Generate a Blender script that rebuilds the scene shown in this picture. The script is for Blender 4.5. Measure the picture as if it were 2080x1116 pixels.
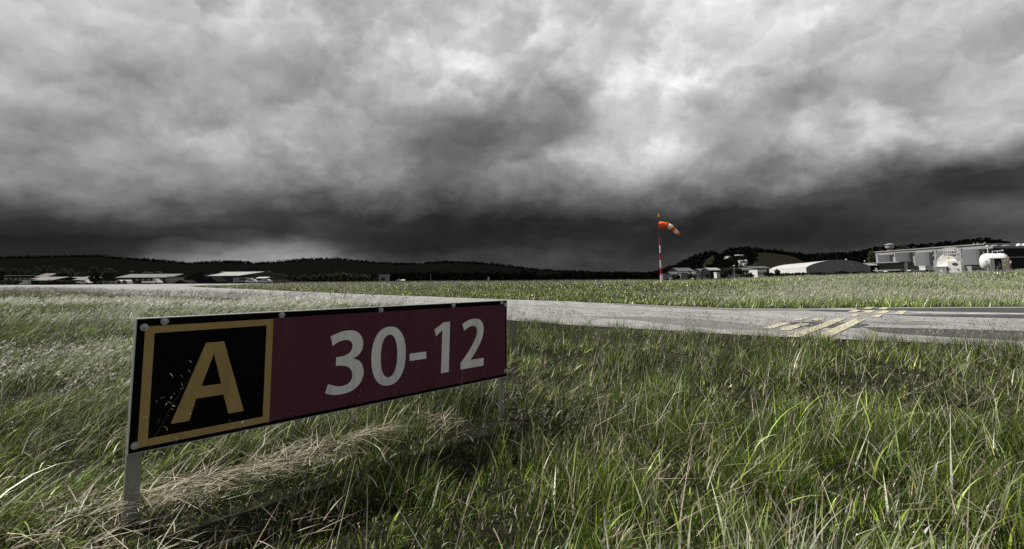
import bpy, math, random
import numpy as np
from mathutils import Matrix, Vector
random.seed(7); RNG = np.random.default_rng(11)
S = bpy.context.scene
for o in list(bpy.data.objects): bpy.data.objects.remove(o)
COL = S.collection

# ------------------------------------------------------------------ camera
F, CX, CY, EYE = 1000., 1040., 468., 1.07          # focal length in pixels of a 2080 px wide picture
_p = math.atan((567-CY)/F); _r = math.atan(0.0057)
fwd = np.array([0, math.cos(_p), math.sin(_p)]); up0 = np.array([0, -math.sin(_p), math.cos(_p)]); rt0 = np.array([1., 0, 0])
rt = rt0*math.cos(_r)-up0*math.sin(_r); up = up0*math.cos(_r)+rt0*math.sin(_r)
cam_d = bpy.data.cameras.new('camera'); cam = bpy.data.objects.new('camera', cam_d); COL.objects.link(cam); S.camera = cam
cam.matrix_world = Matrix(((rt[0], up[0], -fwd[0], 0), (rt[1], up[1], -fwd[1], 0), (rt[2], up[2], -fwd[2], EYE), (0, 0, 0, 1)))
cam_d.sensor_width = 36; cam_d.lens = 36*F/2080; cam_d.shift_y = (CY-558)/2080
cam_d.clip_start = .05; cam_d.clip_end = 20000
S.render.resolution_x = 1024; S.render.resolution_y = 549
S.render.engine = 'CYCLES'
S.view_settings.view_transform = 'Standard'; S.view_settings.look = 'None'
S.view_settings.exposure = 0.2; S.view_settings.gamma = 1

def ray(x, y): return fwd+rt*(x-CX)/F-up*(y-CY)/F
def at(x, y, z=0.):
    d = ray(x, y); return d*((z-EYE)/d[2])+np.array([0, 0, EYE])
def atd(x, y, D):                                   # the point at distance D ahead
    d = ray(x, y); return d*(D/d[1])+np.array([0, 0, EYE])

# ------------------------------------------------------------------ sun and world
SUN_AZ, SUN_EL = math.radians(-64), math.radians(50)       # azimuth from +Y towards +X
sdir = Vector((math.sin(SUN_AZ)*math.cos(SUN_EL), math.cos(SUN_AZ)*math.cos(SUN_EL), math.sin(SUN_EL)))
sl = bpy.data.lights.new('sun', 'SUN'); sl.energy = 4.8; sl.angle = math.radians(.53); sl.color = (1, .965, .90)
so = bpy.data.objects.new('sun', sl); so.rotation_euler = sdir.to_track_quat('Z', 'Y').to_euler(); COL.objects.link(so)

def srgb(v):
    v = v/255.; return v/12.92 if v <= .04045 else ((v+.055)/1.055)**2.4
HP = (2.0, 1.4)
SK = (.45, 2.1, 1.1, .5)                              # weights of the cloud relief
# brightness of the cloud deck by direction (rows are heights of the picture, columns 104 px apart)
SKY_ROWS = [0, 50, 100, 150, 200, 250, 300, 350, 400, 440, 480, 510, 533, 560]
SKY = [
 [170,165,178,165,163,160,158,168,165,166,172,185,172,185,202,186,185,180,185,185,185],
 [190,185,175,165,160,162,160,165,174,165,172,195,192,202,212,196,190,185,184,185,182],
 [172,186,150,155,150,158,160,160,172,165,175,192,192,182,196,202,196,190,180,185,190],
 [165,160,163,140,150,170,160,165,170,182,182,160,192,186,196,202,196,186,175,180,186],
 [160,150,148,145,168,155,150,162,168,146,136,118,172,202,180,190,150,165,170,165,175],
 [155,138,150,145,150,176,162,155,130,106,108,122,164,178,138,164,144,170,176,166,130],
 [150,118,134,112,130,175,170,142,104, 92,112,148,176,184,158,150,160,150,130,128, 84],
 [118,145,154,124,132,148,150,150,104,110,128,124,138,142,134,124,104, 78, 64, 58, 48],
 [ 78,112,122,122,112, 96,108,112,104, 88, 92, 96, 98, 92,112, 72, 50, 46, 42, 40, 56],
 [ 50, 66, 74, 68, 62, 56, 50, 46, 44, 44, 48, 48, 44, 46, 44, 40, 36, 56, 50, 70, 84],
 [ 29, 29, 30, 30, 30, 40, 66, 34, 31, 31, 34, 34, 38, 38, 40, 40, 44, 44, 48, 58, 78],
 [ 32, 32, 33, 34, 66,120,130, 50, 32, 34, 42, 48, 44, 52, 52, 48, 52, 56, 58, 62, 90],
 [ 34, 36, 42, 90,158,160,140,100, 56, 62, 64, 58, 58, 60, 58, 58, 58, 58, 66, 84,110],
 [ 60, 60, 70,140,160,160,150,120, 90, 75, 66, 62, 62, 62, 62, 62, 64, 66, 70, 90,110]]
SKY = np.array(SKY, float)
_m = SKY[:8].mean(1, keepdims=True); SKY[:8] = _m+(SKY[:8]-_m)*1.05+6
def sky_at(px, py):
    px = min(max(px/104., 0), 19.999); j = int(px); fx = px-j
    py = min(max(py, 0), 560)
    i = max(k for k in range(13) if SKY_ROWS[k] <= py); fy = (py-SKY_ROWS[i])/(SKY_ROWS[i+1]-SKY_ROWS[i]); fy = min(fy, 1)
    a = SKY[i, j]*(1-fx)+SKY[i, j+1]*fx; b = SKY[i+1, j]*(1-fx)+SKY[i+1, j+1]*fx
    return a*(1-fy)+b*fy
W = bpy.data.worlds.new('World'); S.world = W; W.use_nodes = True
nt = W.node_tree; nt.nodes.clear(); L = nt.links.new
def N(t, tree=None, **k):
    n = (tree or nt).nodes.new(t)
    for a, b in k.items(): setattr(n, a, b)
    return n
def M(op, a, b=None, c=None, tree=None, clamp=False):
    tr = tree or nt; n = tr.nodes.new('ShaderNodeMath'); n.operation = op; n.use_clamp = clamp
    for i, v in enumerate((a, b, c)):
        if v is None: continue
        if isinstance(v, (int, float)): n.inputs[i].default_value = v
        else: tr.links.new(v, n.inputs[i])
    return n.outputs[0]
tc = N('ShaderNodeTexCoord'); sep = N('ShaderNodeSeparateXYZ'); L(tc.outputs['Generated'], sep.inputs[0])
dx, dy, dz = sep.outputs
zc = M('MAXIMUM', dz, 0.0)
zs_ = M('ADD', M('MULTIPLY', zc, 1.15), M('MULTIPLY', M('SUBTRACT', 1.0, M('EXPONENT', M('MULTIPLY', zc, -9.0))), .16))   # finer upright detail low down, as for a deck seen edge-on
cmb = N('ShaderNodeCombineXYZ'); L(dx, cmb.inputs[0]); L(dy, cmb.inputs[1]); L(zs_, cmb.inputs[2])
def noise(scale, detail, rough, off=(0, 0, 0), dist=0., vec=None):
    mp = N('ShaderNodeVectorMath', operation='ADD'); mp.inputs[1].default_value = off if isinstance(off, tuple) else (off, off*1.7, off*.3); L(vec or cmb.outputs[0], mp.inputs[0])
    n = N('ShaderNodeTexNoise'); n.inputs['Scale'].default_value = scale; n.inputs['Detail'].default_value = detail
    n.inputs['Roughness'].default_value = rough; n.inputs['Distortion'].default_value = dist; L(mp.outputs[0], n.inputs['Vector']); return n
az = M('ARCTAN2', dx, dy); el = M('ARCSINE', dz)
w1 = noise(3.6, 6, .55, 3.1); sw = N('ShaderNodeSeparateColor'); L(w1.outputs['Color'], sw.inputs[0])
w2 = noise(13, 6, .6, 8.7); sw2 = N('ShaderNodeSeparateColor'); L(w2.outputs['Color'], sw2.inputs[0])
elc = M('MAXIMUM', el, 0.0)
wamp = M('MINIMUM', M('ADD', M('MULTIPLY', elc, .42), .018), .12)
wa = M('ADD', M('SUBTRACT', sw.outputs[0], .5), M('MULTIPLY', M('SUBTRACT', sw2.outputs[0], .5), .55))
wb = M('ADD', M('SUBTRACT', sw.outputs[1], .5), M('MULTIPLY', M('SUBTRACT', sw2.outputs[1], .5), .55))
azw = M('ADD', az, M('MULTIPLY', wa, M('ADD', M('MULTIPLY', wamp, 1.2), .022)))
elw = M('ADD', el, M('MULTIPLY', wb, M('MULTIPLY', wamp, 1.35)))
AZM = math.radians(56)
azf = M('DIVIDE', M('ADD', azw, AZM), 2*AZM, clamp=True)
EL = [0.2, 1.2, 2.3, 3.6, 5.0, 6.6, 8.4, 10.4, 12.6, 15, 17.6, 20.4, 23.4, 26.6, 30]
prev = None
for i, e in enumerate(EL):
    cr = N('ShaderNodeValToRGB'); cr.color_ramp.interpolation = 'LINEAR'; L(azf, cr.inputs[0])
    els = cr.color_ramp.elements
    for k in range(31):
        f = k/30.; a = -AZM+2*AZM*f; er = math.radians(e)
        P = np.array([math.sin(a)*math.cos(er), math.cos(a)*math.cos(er), math.sin(er)]); w = P@fwd
        px, py = CX+F*(P@rt)/w, CY-F*(P@up)/w
        v = srgb(sky_at(px, py))*.87*(1+.14*min(1, max(0, (e-3)/7)))
        if k == 0: q = els[0]; q.position = 0
        elif k == 30: q = els[-1]; q.position = 1
        else: q = els.new(f)
        q.color = (v, v, v, 1)
    if prev is None: prev = cr.outputs[0]
    else:
        mr = N('ShaderNodeMapRange', interpolation_type='LINEAR')
        mr.inputs['From Min'].default_value = math.radians(EL[i-1]); mr.inputs['From Max'].default_value = math.radians(e); L(elw, mr.inputs['Value'])
        mx = N('ShaderNodeMix', data_type='RGBA'); L(mr.outputs[0], mx.inputs['Factor']); L(prev, mx.inputs[6]); L(cr.outputs[0], mx.inputs[7]); prev = mx.outputs[2]
# the unseen part of the sky, behind the viewer and overhead: even pale overcast
mb = N('ShaderNodeMapRange', interpolation_type='SMOOTHSTEP'); mb.inputs['From Min'].default_value = math.radians(54); mb.inputs['From Max'].default_value = math.radians(85); L(M('ABSOLUTE', az), mb.inputs['Value'])
mx = N('ShaderNodeMix', data_type='RGBA'); L(mb.outputs[0], mx.inputs['Factor']); L(prev, mx.inputs[6]); mx.inputs[7].default_value = (.27, .272, .275, 1); prev = mx.outputs[2]
# billows: heaped cloud relief, lit from above (density here minus density a little higher up), at three sizes
warp = N('ShaderNodeVectorMath', operation='SCALE'); wsub = N('ShaderNodeVectorMath', operation='SUBTRACT'); L(w2.outputs['Color'], wsub.inputs[0]); wsub.inputs[1].default_value = (.5, .5, .5); L(wsub.outputs[0], warp.inputs[0]); warp.inputs['Scale'].default_value = .055
wv = N('ShaderNodeVectorMath', operation='ADD'); L(cmb.outputs[0], wv.inputs[0]); L(warp.outputs[0], wv.inputs[1])
def puff(scale, off, up, rough=.55):
    def dens(o):
        n = noise(scale, 7, rough, o, 0., wv.outputs[0]); a = M('ABSOLUTE', M('SUBTRACT', M('MULTIPLY', n.outputs['Fac'], 2.), 1.)); return M('MULTIPLY_ADD', a, -.28, n.outputs['Fac'])
    return M('SUBTRACT', dens(off), dens((off[0]-.35*up, off[1], off[2]+up)))
p1 = puff(3.3, (14.2, 3.3, 1.1), .075); p2 = puff(8.5, (4.2, 13.3, 7.1), .030); p3 = puff(21., (9.2, 1.3, 5.1), .012)
b1 = noise(2.6, 8, .55, 14.2)
bill = M('ADD', M('MULTIPLY', M('SUBTRACT', b1.outputs['Fac'], .5), SK[0]), M('ADD', M('MULTIPLY', p1, SK[1]), M('ADD', M('MULTIPLY', p2, SK[2]), M('MULTIPLY', p3, SK[3]))))
def heap(scale, off, up, detail, ft='F1'):                     # heaped, cauliflower-edged cells with pale tops and dark bellies
    def dist(o):
        mp = N('ShaderNodeVectorMath', operation='ADD'); mp.inputs[1].default_value = o; L(wv2.outputs[0], mp.inputs[0])
        v = N('ShaderNodeTexVoronoi', feature=ft); v.inputs['Scale'].default_value = scale; v.inputs['Detail'].default_value = detail; v.inputs['Roughness'].default_value = .45; L(mp.outputs[0], v.inputs['Vector']); return v.outputs['Distance']
    return M('SUBTRACT', dist((off[0]-.3*up, off[1], off[2]+up)), dist(off))
warp2 = N('ShaderNodeVectorMath', operation='SCALE'); wsub2 = N('ShaderNodeVectorMath', operation='SUBTRACT'); L(w1.outputs['Color'], wsub2.inputs[0]); wsub2.inputs[1].default_value = (.5, .5, .5); L(wsub2.outputs[0], warp2.inputs[0]); warp2.inputs['Scale'].default_value = .30
wv2 = N('ShaderNodeVectorMath', operation='ADD'); L(wv.outputs[0], wv2.inputs[0]); L(warp2.outputs[0], wv2.inputs[1])
hp = M('ADD', M('MULTIPLY', heap(3.0, (2.3, 5.1, 8.2), .035, 1.0), HP[0]), M('MULTIPLY', heap(8.0, (6.3, 1.1, 4.2), .014, 0.), HP[1]))
bill = M('ADD', bill, hp)
bamp = M('MINIMUM', M('ADD', M('MULTIPLY', elc, 2.6), .75), 1.0)
mod = M('POWER', 2.0, M('MULTIPLY', bill, bamp))
sc = N('ShaderNodeVectorMath', operation='SCALE'); L(prev, sc.inputs[0]); L(mod, sc.inputs['Scale'])
tint = N('ShaderNodeVectorMath', operation='MULTIPLY'); L(sc.outputs[0], tint.inputs[0]); tint.inputs[1].default_value = (.99, 1., 1.012)
sky = N('ShaderNodeTexSky'); sky.sky_type = 'NISHITA'; sky.sun_disc = False; sky.sun_elevation = SUN_EL; sky.sun_rotation = SUN_AZ
bg1 = N('ShaderNodeBackground'); L(tint.outputs[0], bg1.inputs[0])
bg2 = N('ShaderNodeBackground'); L(sky.outputs[0], bg2.inputs[0]); bg2.inputs[1].default_value = .05
ms = N('ShaderNodeMixShader'); ms.inputs[0].default_value = .008; L(bg1.outputs[0], ms.inputs[1]); L(bg2.outputs[0], ms.inputs[2])
wo = N('ShaderNodeOutputWorld'); L(ms.outputs[0], wo.inputs[0])
try: W.cycles.sampling_method = 'MANUAL'; W.cycles.sample_map_resolution = 512
except Exception: pass

# ------------------------------------------------------------------ materials
def mat(name, col, rough=.7, metal=0., spec=.4, var=0., scale=4., bump=0., bscale=None, col2=None, thr=None, coat=0., stretch=None):
    m = bpy.data.materials.new(name); m.use_nodes = True; t = m.node_tree; b = t.nodes['Principled BSDF']
    b.inputs['Base Color'].default_value = (*col, 1); b.inputs['Roughness'].default_value = rough; b.inputs['Metallic'].default_value = metal
    b.inputs['Specular IOR Level'].default_value = spec; b.inputs['Coat Weight'].default_value = coat
    if var or bump or col2:
        co = t.nodes.new('ShaderNodeTexCoord'); src = co.outputs['Object']
        if stretch:
            mp = t.nodes.new('ShaderNodeMapping'); mp.inputs['Scale'].default_value = stretch; t.links.new(src, mp.inputs[0]); src = mp.outputs[0]
        n = t.nodes.new('ShaderNodeTexNoise'); n.inputs['Scale'].default_value = scale; n.inputs['Detail'].default_value = 7; n.inputs['Roughness'].default_value = .62; t.links.new(src, n.inputs['Vector'])
        if var or col2:
            r = t.nodes.new('ShaderNodeValToRGB'); c2 = col2 or tuple(c*(1+var) for c in col); c1 = col if col2 else tuple(c*(1-var) for c in col)
            lo, hi = thr or (.3, .7)
            r.color_ramp.elements[0].position = lo; r.color_ramp.elements[1].position = hi
            r.color_ramp.elements[0].color = (*c1, 1); r.color_ramp.elements[1].color = (*c2, 1)
            t.links.new(n.outputs['Fac'], r.inputs[0]); t.links.new(r.outputs[0], b.inputs['Base Color'])
        if bump:
            n2 = t.nodes.new('ShaderNodeTexNoise'); n2.inputs['Scale'].default_value = bscale or scale*4; n2.inputs['Detail'].default_value = 5; t.links.new(src, n2.inputs['Vector'])
            bp = t.nodes.new('ShaderNodeBump'); bp.inputs['Strength'].default_value = bump; bp.inputs['Distance'].default_value = .02; t.links.new(n2.outputs['Fac'], bp.inputs['Height']); t.links.new(bp.outputs[0], b.inputs['Normal'])
    return m
def leafmat(name, trans=.3, rough=.45, spec=.4):
    m = bpy.data.materials.new(name); m.use_nodes = True; t = m.node_tree; b = t.nodes['Principled BSDF']; o = t.nodes['Material Output']
    a = t.nodes.new('ShaderNodeAttribute'); a.attribute_name = 'Col'; t.links.new(a.outputs['Color'], b.inputs['Base Color'])
    b.inputs['Roughness'].default_value = rough; b.inputs['Specular IOR Level'].default_value = spec
    tl = t.nodes.new('ShaderNodeBsdfTranslucent'); t.links.new(a.outputs['Color'], tl.inputs[0])
    mx = t.nodes.new('ShaderNodeMixShader'); mx.inputs[0].default_value = trans
    t.links.new(b.outputs[0], mx.inputs[1]); t.links.new(tl.outputs[0], mx.inputs[2]); t.links.new(mx.outputs[0], o.inputs[0]); return m
MT = dict(
 asphalt=mat('asphalt', (.288, .283, .275), .9, var=.14, scale=.9, bump=.5, bscale=60),
 patch=mat('dark_asphalt', (.055, .054, .053), .85, var=.25, scale=1.3, bump=.6, bscale=70),
 yellow=mat('yellow_paint', (.30, .28, .22), .85, col2=(.50, .47, .33), scale=3.2, thr=(.38, .50)),
 whiteline=mat('white_line_paint', (.30, .29, .27), .8, col2=(.55, .54, .50), scale=2.5, thr=(.35, .65)),
 black=mat('black_vinyl', (.003, .003, .003), .7, spec=.03),
 gold=mat('yellow_legend', (.37, .265, .105), .75, spec=.1, var=.07, scale=3),
 maroon=mat('red_face', (.084, .025, .040), .7, spec=.08, col2=(.108, .036, .052), scale=2.2, thr=(.3, .75), stretch=(3, 1, .8)),
 legend=mat('white_legend', (.78, .775, .775), .75, spec=.1, var=.03, scale=5),
 alu=mat('aluminium', (.50, .51, .50), .42, metal=.55, var=.06, scale=6, stretch=(1, 1, .2)),
 post=mat('galvanised_post', (.27, .275, .255), .6, metal=.35, var=.12, scale=7, bump=.15),
 steel=mat('bolt_steel', (.40, .42, .41), .4, metal=.7, var=.1, scale=60),
 red=mat('mast_red', (.50, .012, .03), .5, var=.1, scale=2), white=mat('mast_white', (.80, .78, .77), .5, var=.04, scale=2),
 darkred=mat('thin_mast_red', (.20, .01, .02), .5, var=.1), 
 emblem=mat('emblem_grey', (.05, .055, .055), .6), bay2=mat('bay_cladding_dark', (.085, .087, .094), .7, var=.05, scale=.15), orange=mat('sock_orange', (.95, .13, .022), .8, var=.08, scale=2), sockwhite=mat('sock_white', (.93, .90, .87), .8, var=.04),
 lamp=mat('lamp_orange', (.85, .22, .03), .4), yel=mat('safety_yellow', (.75, .55, .03), .5, var=.08),
 wallwhite=mat('white_cladding', (.60, .60, .585), .7, var=.05, scale=.3), wallgrey=mat('grey_cladding', (.22, .22, .225), .7, var=.06, scale=.2),
 wallmid=mat('pale_cladding', (.27, .27, .268), .7, var=.05, scale=.2), silo=mat('bay_cladding', (.155, .16, .17), .6, var=.05, scale=.15),
 walldark=mat('dark_cladding', (.022, .022, .024), .85, spec=.08, var=.2, scale=.2), wood=mat('dark_timber', (.045, .04, .036), .8, var=.2, scale=.4),
 wallshade=mat('slate_cladding', (.035, .035, .036), .85, spec=.1, var=.15, scale=.2), roof=mat('grey_sheet_roof', (.08, .08, .08), .75, var=.12, scale=.15), roofpale=mat('pale_sheet_roof', (.26, .256, .25), .7, var=.06, scale=.1),
 roofwhite=mat('white_membrane_roof', (.43, .425, .40), .8, var=.05, scale=.1), rooftile=mat('brown_tile_roof', (.07, .042, .034), .8, var=.2, scale=.6),
 roofdark=mat('dark_roof', (.022, .022, .022), .95, spec=.03, var=.2), barn=mat('barn_red', (.16, .03, .02), .8, var=.1),
 glass=mat('dark_glass', (.012, .014, .017), .15, spec=.6), paleglass=mat('pale_window', (.30, .30, .29), .4),
 tank=mat('white_tank_paint', (.80, .80, .77), .4, var=.03, scale=.8), tankgrey=mat('grey_steel', (.30, .30, .29), .6, var=.1, scale=2),
 tyre=mat('rubber', (.02, .02, .02), .8), carwhite=mat('white_car_paint', (.75, .75, .74), .3, coat=.5), cargrey=mat('dark_car_paint', (.05, .052, .056), .3, coat=.5),
 cargreen=mat('green_car_paint', (.12, .2, .13), .3, coat=.5), redp=mat('red_paint', (.10, .015, .012), .6), fence=mat('fence_wire', (.28, .28, .27), .6),
 concrete=mat('concrete', (.33, .32, .31), .85, var=.1, scale=.8), bark=mat('bark', (.05, .042, .035), .9, var=.2, scale=3),
 soil=None, grass=leafmat('grass_blade', .24, .42, .15), leaf=leafmat('tree_leaf', .2, .8, .05), needle=leafmat('far_leaf', .1, 1., 0.), straw=leafmat('straw', .2, .5, .4))

def ground_mat():
    m = bpy.data.materials.new('meadow_soil'); m.use_nodes = True; t = m.node_tree; b = t.nodes['Principled BSDF']; b.inputs['Roughness'].default_value = .95; b.inputs['Specular IOR Level'].default_value = .1
    co = t.nodes.new('ShaderNodeTexCoord')
    def nz(s, d=6):
        n = t.nodes.new('ShaderNodeTexNoise'); n.inputs['Scale'].default_value = s; n.inputs['Detail'].default_value = d; t.links.new(co.outputs['Object'], n.inputs['Vector']); return n
    r = t.nodes.new('ShaderNodeValToRGB'); n = nz(.09, 8); t.links.new(n.outputs['Fac'], r.inputs[0]); e = r.color_ramp.elements
    e[0].position = .35; e[0].color = (.011, .011, .007, 1); e[1].position = .65; e[1].color = (.024, .021, .014, 1); q = e.new(.5); q.color = (.016, .016, .009, 1)
    r2 = t.nodes.new('ShaderNodeValToRGB'); n2 = nz(9, 9); t.links.new(n2.outputs['Fac'], r2.inputs[0]); r2.color_ramp.elements[0].color = (.4, .38, .35, 1); r2.color_ramp.elements[0].position = .3; r2.color_ramp.elements[1].position = .75; r2.color_ramp.elements[1].color = (1.25, 1.2, 1.15, 1)
    mx = t.nodes.new('ShaderNodeMix'); mx.data_type = 'RGBA'; mx.blend_type = 'MULTIPLY'; mx.inputs['Factor'].default_value = 1; t.links.new(r.outputs[0], mx.inputs[6]); t.links.new(r2.outputs[0], mx.inputs[7]); t.links.new(mx.outputs[2], b.inputs['Base Color'])
    return m
MT['soil'] = ground_mat()
MT['hillside'] = mat('hillside', (.0030, .0034, .0028), .95, col2=(.005, .0055, .004), scale=.02, spec=0)  # near-black: cloud shade over the hills is put into the colour
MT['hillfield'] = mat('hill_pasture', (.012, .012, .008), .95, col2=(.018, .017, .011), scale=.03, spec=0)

# ------------------------------------------------------------------ mesh helpers
def new_obj(name, me, m=None, parent=None, loc=(0, 0, 0), rz=0.):
    o = bpy.data.objects.new(name, me); COL.objects.link(o)
    if me is not None and m is not None: me.materials.append(m)
    if parent is not None: o.parent = parent
    o.location = loc; o.rotation_euler = (0, 0, rz); return o
def tag(o, label=None, cat=None, group=None, kind=None):
    if label: o['label'] = label
    if cat: o['category'] = cat
    if group: o['group'] = group
    if kind: o['kind'] = kind
    return o
def thing(name, label, cat, loc, rz=0., group=None):
    return tag(new_obj(name, None, None, None, loc, rz), label, cat, group)
class MB:
    def __init__(s): s.v = []; s.f = []
    def add(s, vs, fs):
        n = len(s.v); s.v += [tuple(map(float, q)) for q in vs]; s.f += [tuple(i+n for i in f) for f in fs]; return s
    def box(s, x0, x1, y0, y1, z0, z1):
        return s.add([(x0,y0,z0),(x1,y0,z0),(x1,y1,z0),(x0,y1,z0),(x0,y0,z1),(x1,y0,z1),(x1,y1,z1),(x0,y1,z1)],
                     [(0,3,2,1),(4,5,6,7),(0,1,5,4),(1,2,6,5),(2,3,7,6),(3,0,4,7)])
    def prism(s, pts, a, b, axis='y'):               # outline in two axes swept along the third
        n = len(pts); o = []
        for w in (a, b):
            for p, q in pts: o.append((p, w, q) if axis == 'y' else ((w, p, q) if axis == 'x' else (p, q, w)))
        fs = [tuple(range(n)), tuple(range(2*n-1, n-1, -1))]+[(i, n+i, n+(i+1) % n, (i+1) % n) for i in range(n)]
        return s.add(o, fs)
    def tube(s, pts, r, seg=8, r1=None):
        pts = [Vector(p) for p in pts]; n = len(pts); rings = []
        for i, p in enumerate(pts):
            d = (pts[min(i+1, n-1)]-pts[max(i-1, 0)]).normalized(); a = d.cross(Vector((0, 0, 1)));
            if a.length < .01: a = Vector((1, 0, 0))
            a.normalize(); b = d.cross(a); rr = r if r1 is None else r+(r1-r)*i/(n-1)
            rings.append([p+a*math.cos(k*2*math.pi/seg)*rr+b*math.sin(k*2*math.pi/seg)*rr for k in range(seg)])
        vs = [q for g in rings for q in g]; fs = []
        for i in range(n-1):
            for k in range(seg): fs.append((i*seg+k, i*seg+(k+1) % seg, (i+1)*seg+(k+1) % seg, (i+1)*seg+k))
        fs += [tuple(range(seg)), tuple((n-1)*seg+k for k in range(seg-1, -1, -1))]
        return s.add(vs, fs)
    def lathe(s, prof, seg=20, axis='z', c=(0, 0, 0)):
        vs = []; fs = []; n = len(prof)
        for r, h in prof:
            for k in range(seg):
                a = k*2*math.pi/seg; p = (r*math.cos(a), r*math.sin(a), h)
                if axis == 'x': p = (h, p[0], p[1])
                if axis == 'y': p = (p[0], h, p[1])
                vs.append((p[0]+c[0], p[1]+c[1], p[2]+c[2]))
        for i in range(n-1):
            for k in range(seg): fs.append((i*seg+k, i*seg+(k+1) % seg, (i+1)*seg+(k+1) % seg, (i+1)*seg+k))
        fs += [tuple(range(seg)), tuple((n-1)*seg+k for k in range(seg-1, -1, -1))]
        return s.add(vs, fs)
    def build(s, name, m, parent=None, smooth=False, bevel=0., loc=(0, 0, 0), rz=0.):
        me = bpy.data.meshes.new(name); me.from_pydata(s.v, [], s.f)
        import bmesh
        bm = bmesh.new(); bm.from_mesh(me); bmesh.ops.recalc_face_normals(bm, faces=bm.faces)
        if bevel: bmesh.ops.bevel(bm, geom=[e for e in bm.edges if len(e.link_faces) == 2 and e.calc_face_angle(0) > .6], offset=bevel, segments=2, affect='EDGES')
        bm.to_mesh(me); bm.free()
        if smooth:
            for p in me.polygons: p.use_smooth = True
            try: me.set_sharp_from_angle(angle=math.radians(40))
            except Exception: pass
        return new_obj(name, me, m, parent, loc, rz)
def np_mesh(name, V, Q=None, T=None, col=None):
    me = bpy.data.meshes.new(name); V = np.ascontiguousarray(V, np.float32)
    nq = 0 if Q is None else len(Q); n3 = 0 if T is None else len(T)
    loops = np.concatenate([Q.ravel() if nq else np.zeros(0, int), T.ravel() if n3 else np.zeros(0, int)]).astype(np.int32)
    me.vertices.add(len(V)); me.vertices.foreach_set('co', V.ravel())
    me.loops.add(len(loops)); me.loops.foreach_set('vertex_index', loops)
    me.polygons.add(nq+n3); ls = np.concatenate([np.arange(nq)*4, nq*4+np.arange(n3)*3]).astype(np.int32)
    me.polygons.foreach_set('loop_start', ls)
    me.update(calc_edges=True)
    if col is not None:
        a = me.color_attributes.new('Col', 'FLOAT_COLOR', 'POINT'); c = np.ones((len(V), 4), np.float32); c[:, :3] = col; a.data.foreach_set('color', c.ravel())
    return me
def copy_tree(o, parent=None):
    c = o.copy(); COL.objects.link(c); c.parent = parent
    for ch in list(o.children): copy_tree(ch, c)
    return c

# ------------------------------------------------------------------ value noise for layout
_H = np.random.default_rng(5).random((257, 257))
def vn(x, y):
    x = np.asarray(x, float); y = np.asarray(y, float); xi = np.floor(x).astype(int); yi = np.floor(y).astype(int); fx = x-xi; fy = y-yi
    fx = fx*fx*(3-2*fx); fy = fy*fy*(3-2*fy); a = xi % 256; b = yi % 256
    return (_H[a, b]*(1-fx)+_H[a+1, b]*fx)*(1-fy)+(_H[a, b+1]*(1-fx)+_H[a+1, b+1]*fx)*fy
def fbm(x, y, o=4):
    s = 0; a = 1; t = 0
    for i in range(o): s = s+a*vn(x*2**i+17.3*i, y*2**i+9.1*i); t += a; a *= .5
    return s/t
def sstep(a, b, x): t = np.clip((np.asarray(x, float)-a)/(b-a), 0, 1); return t*t*(3-2*t)

# ------------------------------------------------------------------ terrain
far_px = [(2300, 624), (2080, 624), (1900, 625), (1760, 626), (1620, 628), (1480, 627), (1300, 620), (1150, 613), (1000, 608), (870, 603), (750, 599), (600, 592.5), (520, 588.5), (440, 585.5), (400, 583.5), (378, 581)]
far_pts = [tuple(at(x, y, 0)[:2]) for x, y in far_px]
near_pts = [(16, 1.0), (10, 5.4), (7.9, 7.4), (5.6, 8.6), (4.7, 9.0), (2.9, 10.3), (1.2, 11.6), (-.6, 13.4), (-2.7, 17.0), (-5.6, 20.4), (-9.6, 24.4), (-16, 29.0), (-27, 36), (-42, 49), (-60, 60), (-92, 74), (-160, 90), (-260, 100)]
tip = far_pts[-1]
back_pts = [(-300, 150), (-200, 140), (-140, 134), (-118, 165), (-90, 176), (-78, 168)]   # apron in front of the hangars
apron_near = [(-86, 150), (-76, 128)]
poly = np.array(far_pts+[]+[])                         # taxiway ring, clockwise from the right
ring = [(60, 21)]+far_pts+apron_near[::-1][:0]+[(-66, 118), (-76, 140), (-80, 162), (-79, 168), (-120, 172), (-150, 150), (-190, 122), (-300, 128)]+near_pts[::-1]+[(40, -14), (60, -16)]
RX = np.array([p[0] for p in ring]); RY = np.array([p[1] for p in ring])
def inside(px, py, X=RX, Y=RY):
    px = np.asarray(px, float); py = np.asarray(py, float); c = np.zeros(px.shape, bool); n = len(X); j = n-1
    for i in range(n):
        k = ((Y[i] > py) != (Y[j] > py)) & (px < (X[j]-X[i])*(py-Y[i])/((Y[j]-Y[i])+1e-12)+X[i]); c ^= k; j = i
    return c
_fr = np.array([p[0]/p[1] for p in far_pts])[::-1]; _fy = np.array([p[1] for p in far_pts])[::-1]
def T(x, y):
    x = np.asarray(x, float); y = np.asarray(y, float); yy = np.maximum(y, 1.); r = np.clip(x/yy, -3, 3)
    A = np.interp(r, [-.55, -.35, 0, .3, .5, .8, 1.05, 1.6], [0, .10, .20, .38, .70, 1.15, 1.42, 1.7])
    yf = np.interp(r, _fr, _fy)
    z = A*sstep(0, 1, (y-yf-1.5)/np.maximum(40., yf*.6))*(y > 5)
    return z
def Tz(x, y): return float(T(x, y))

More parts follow.
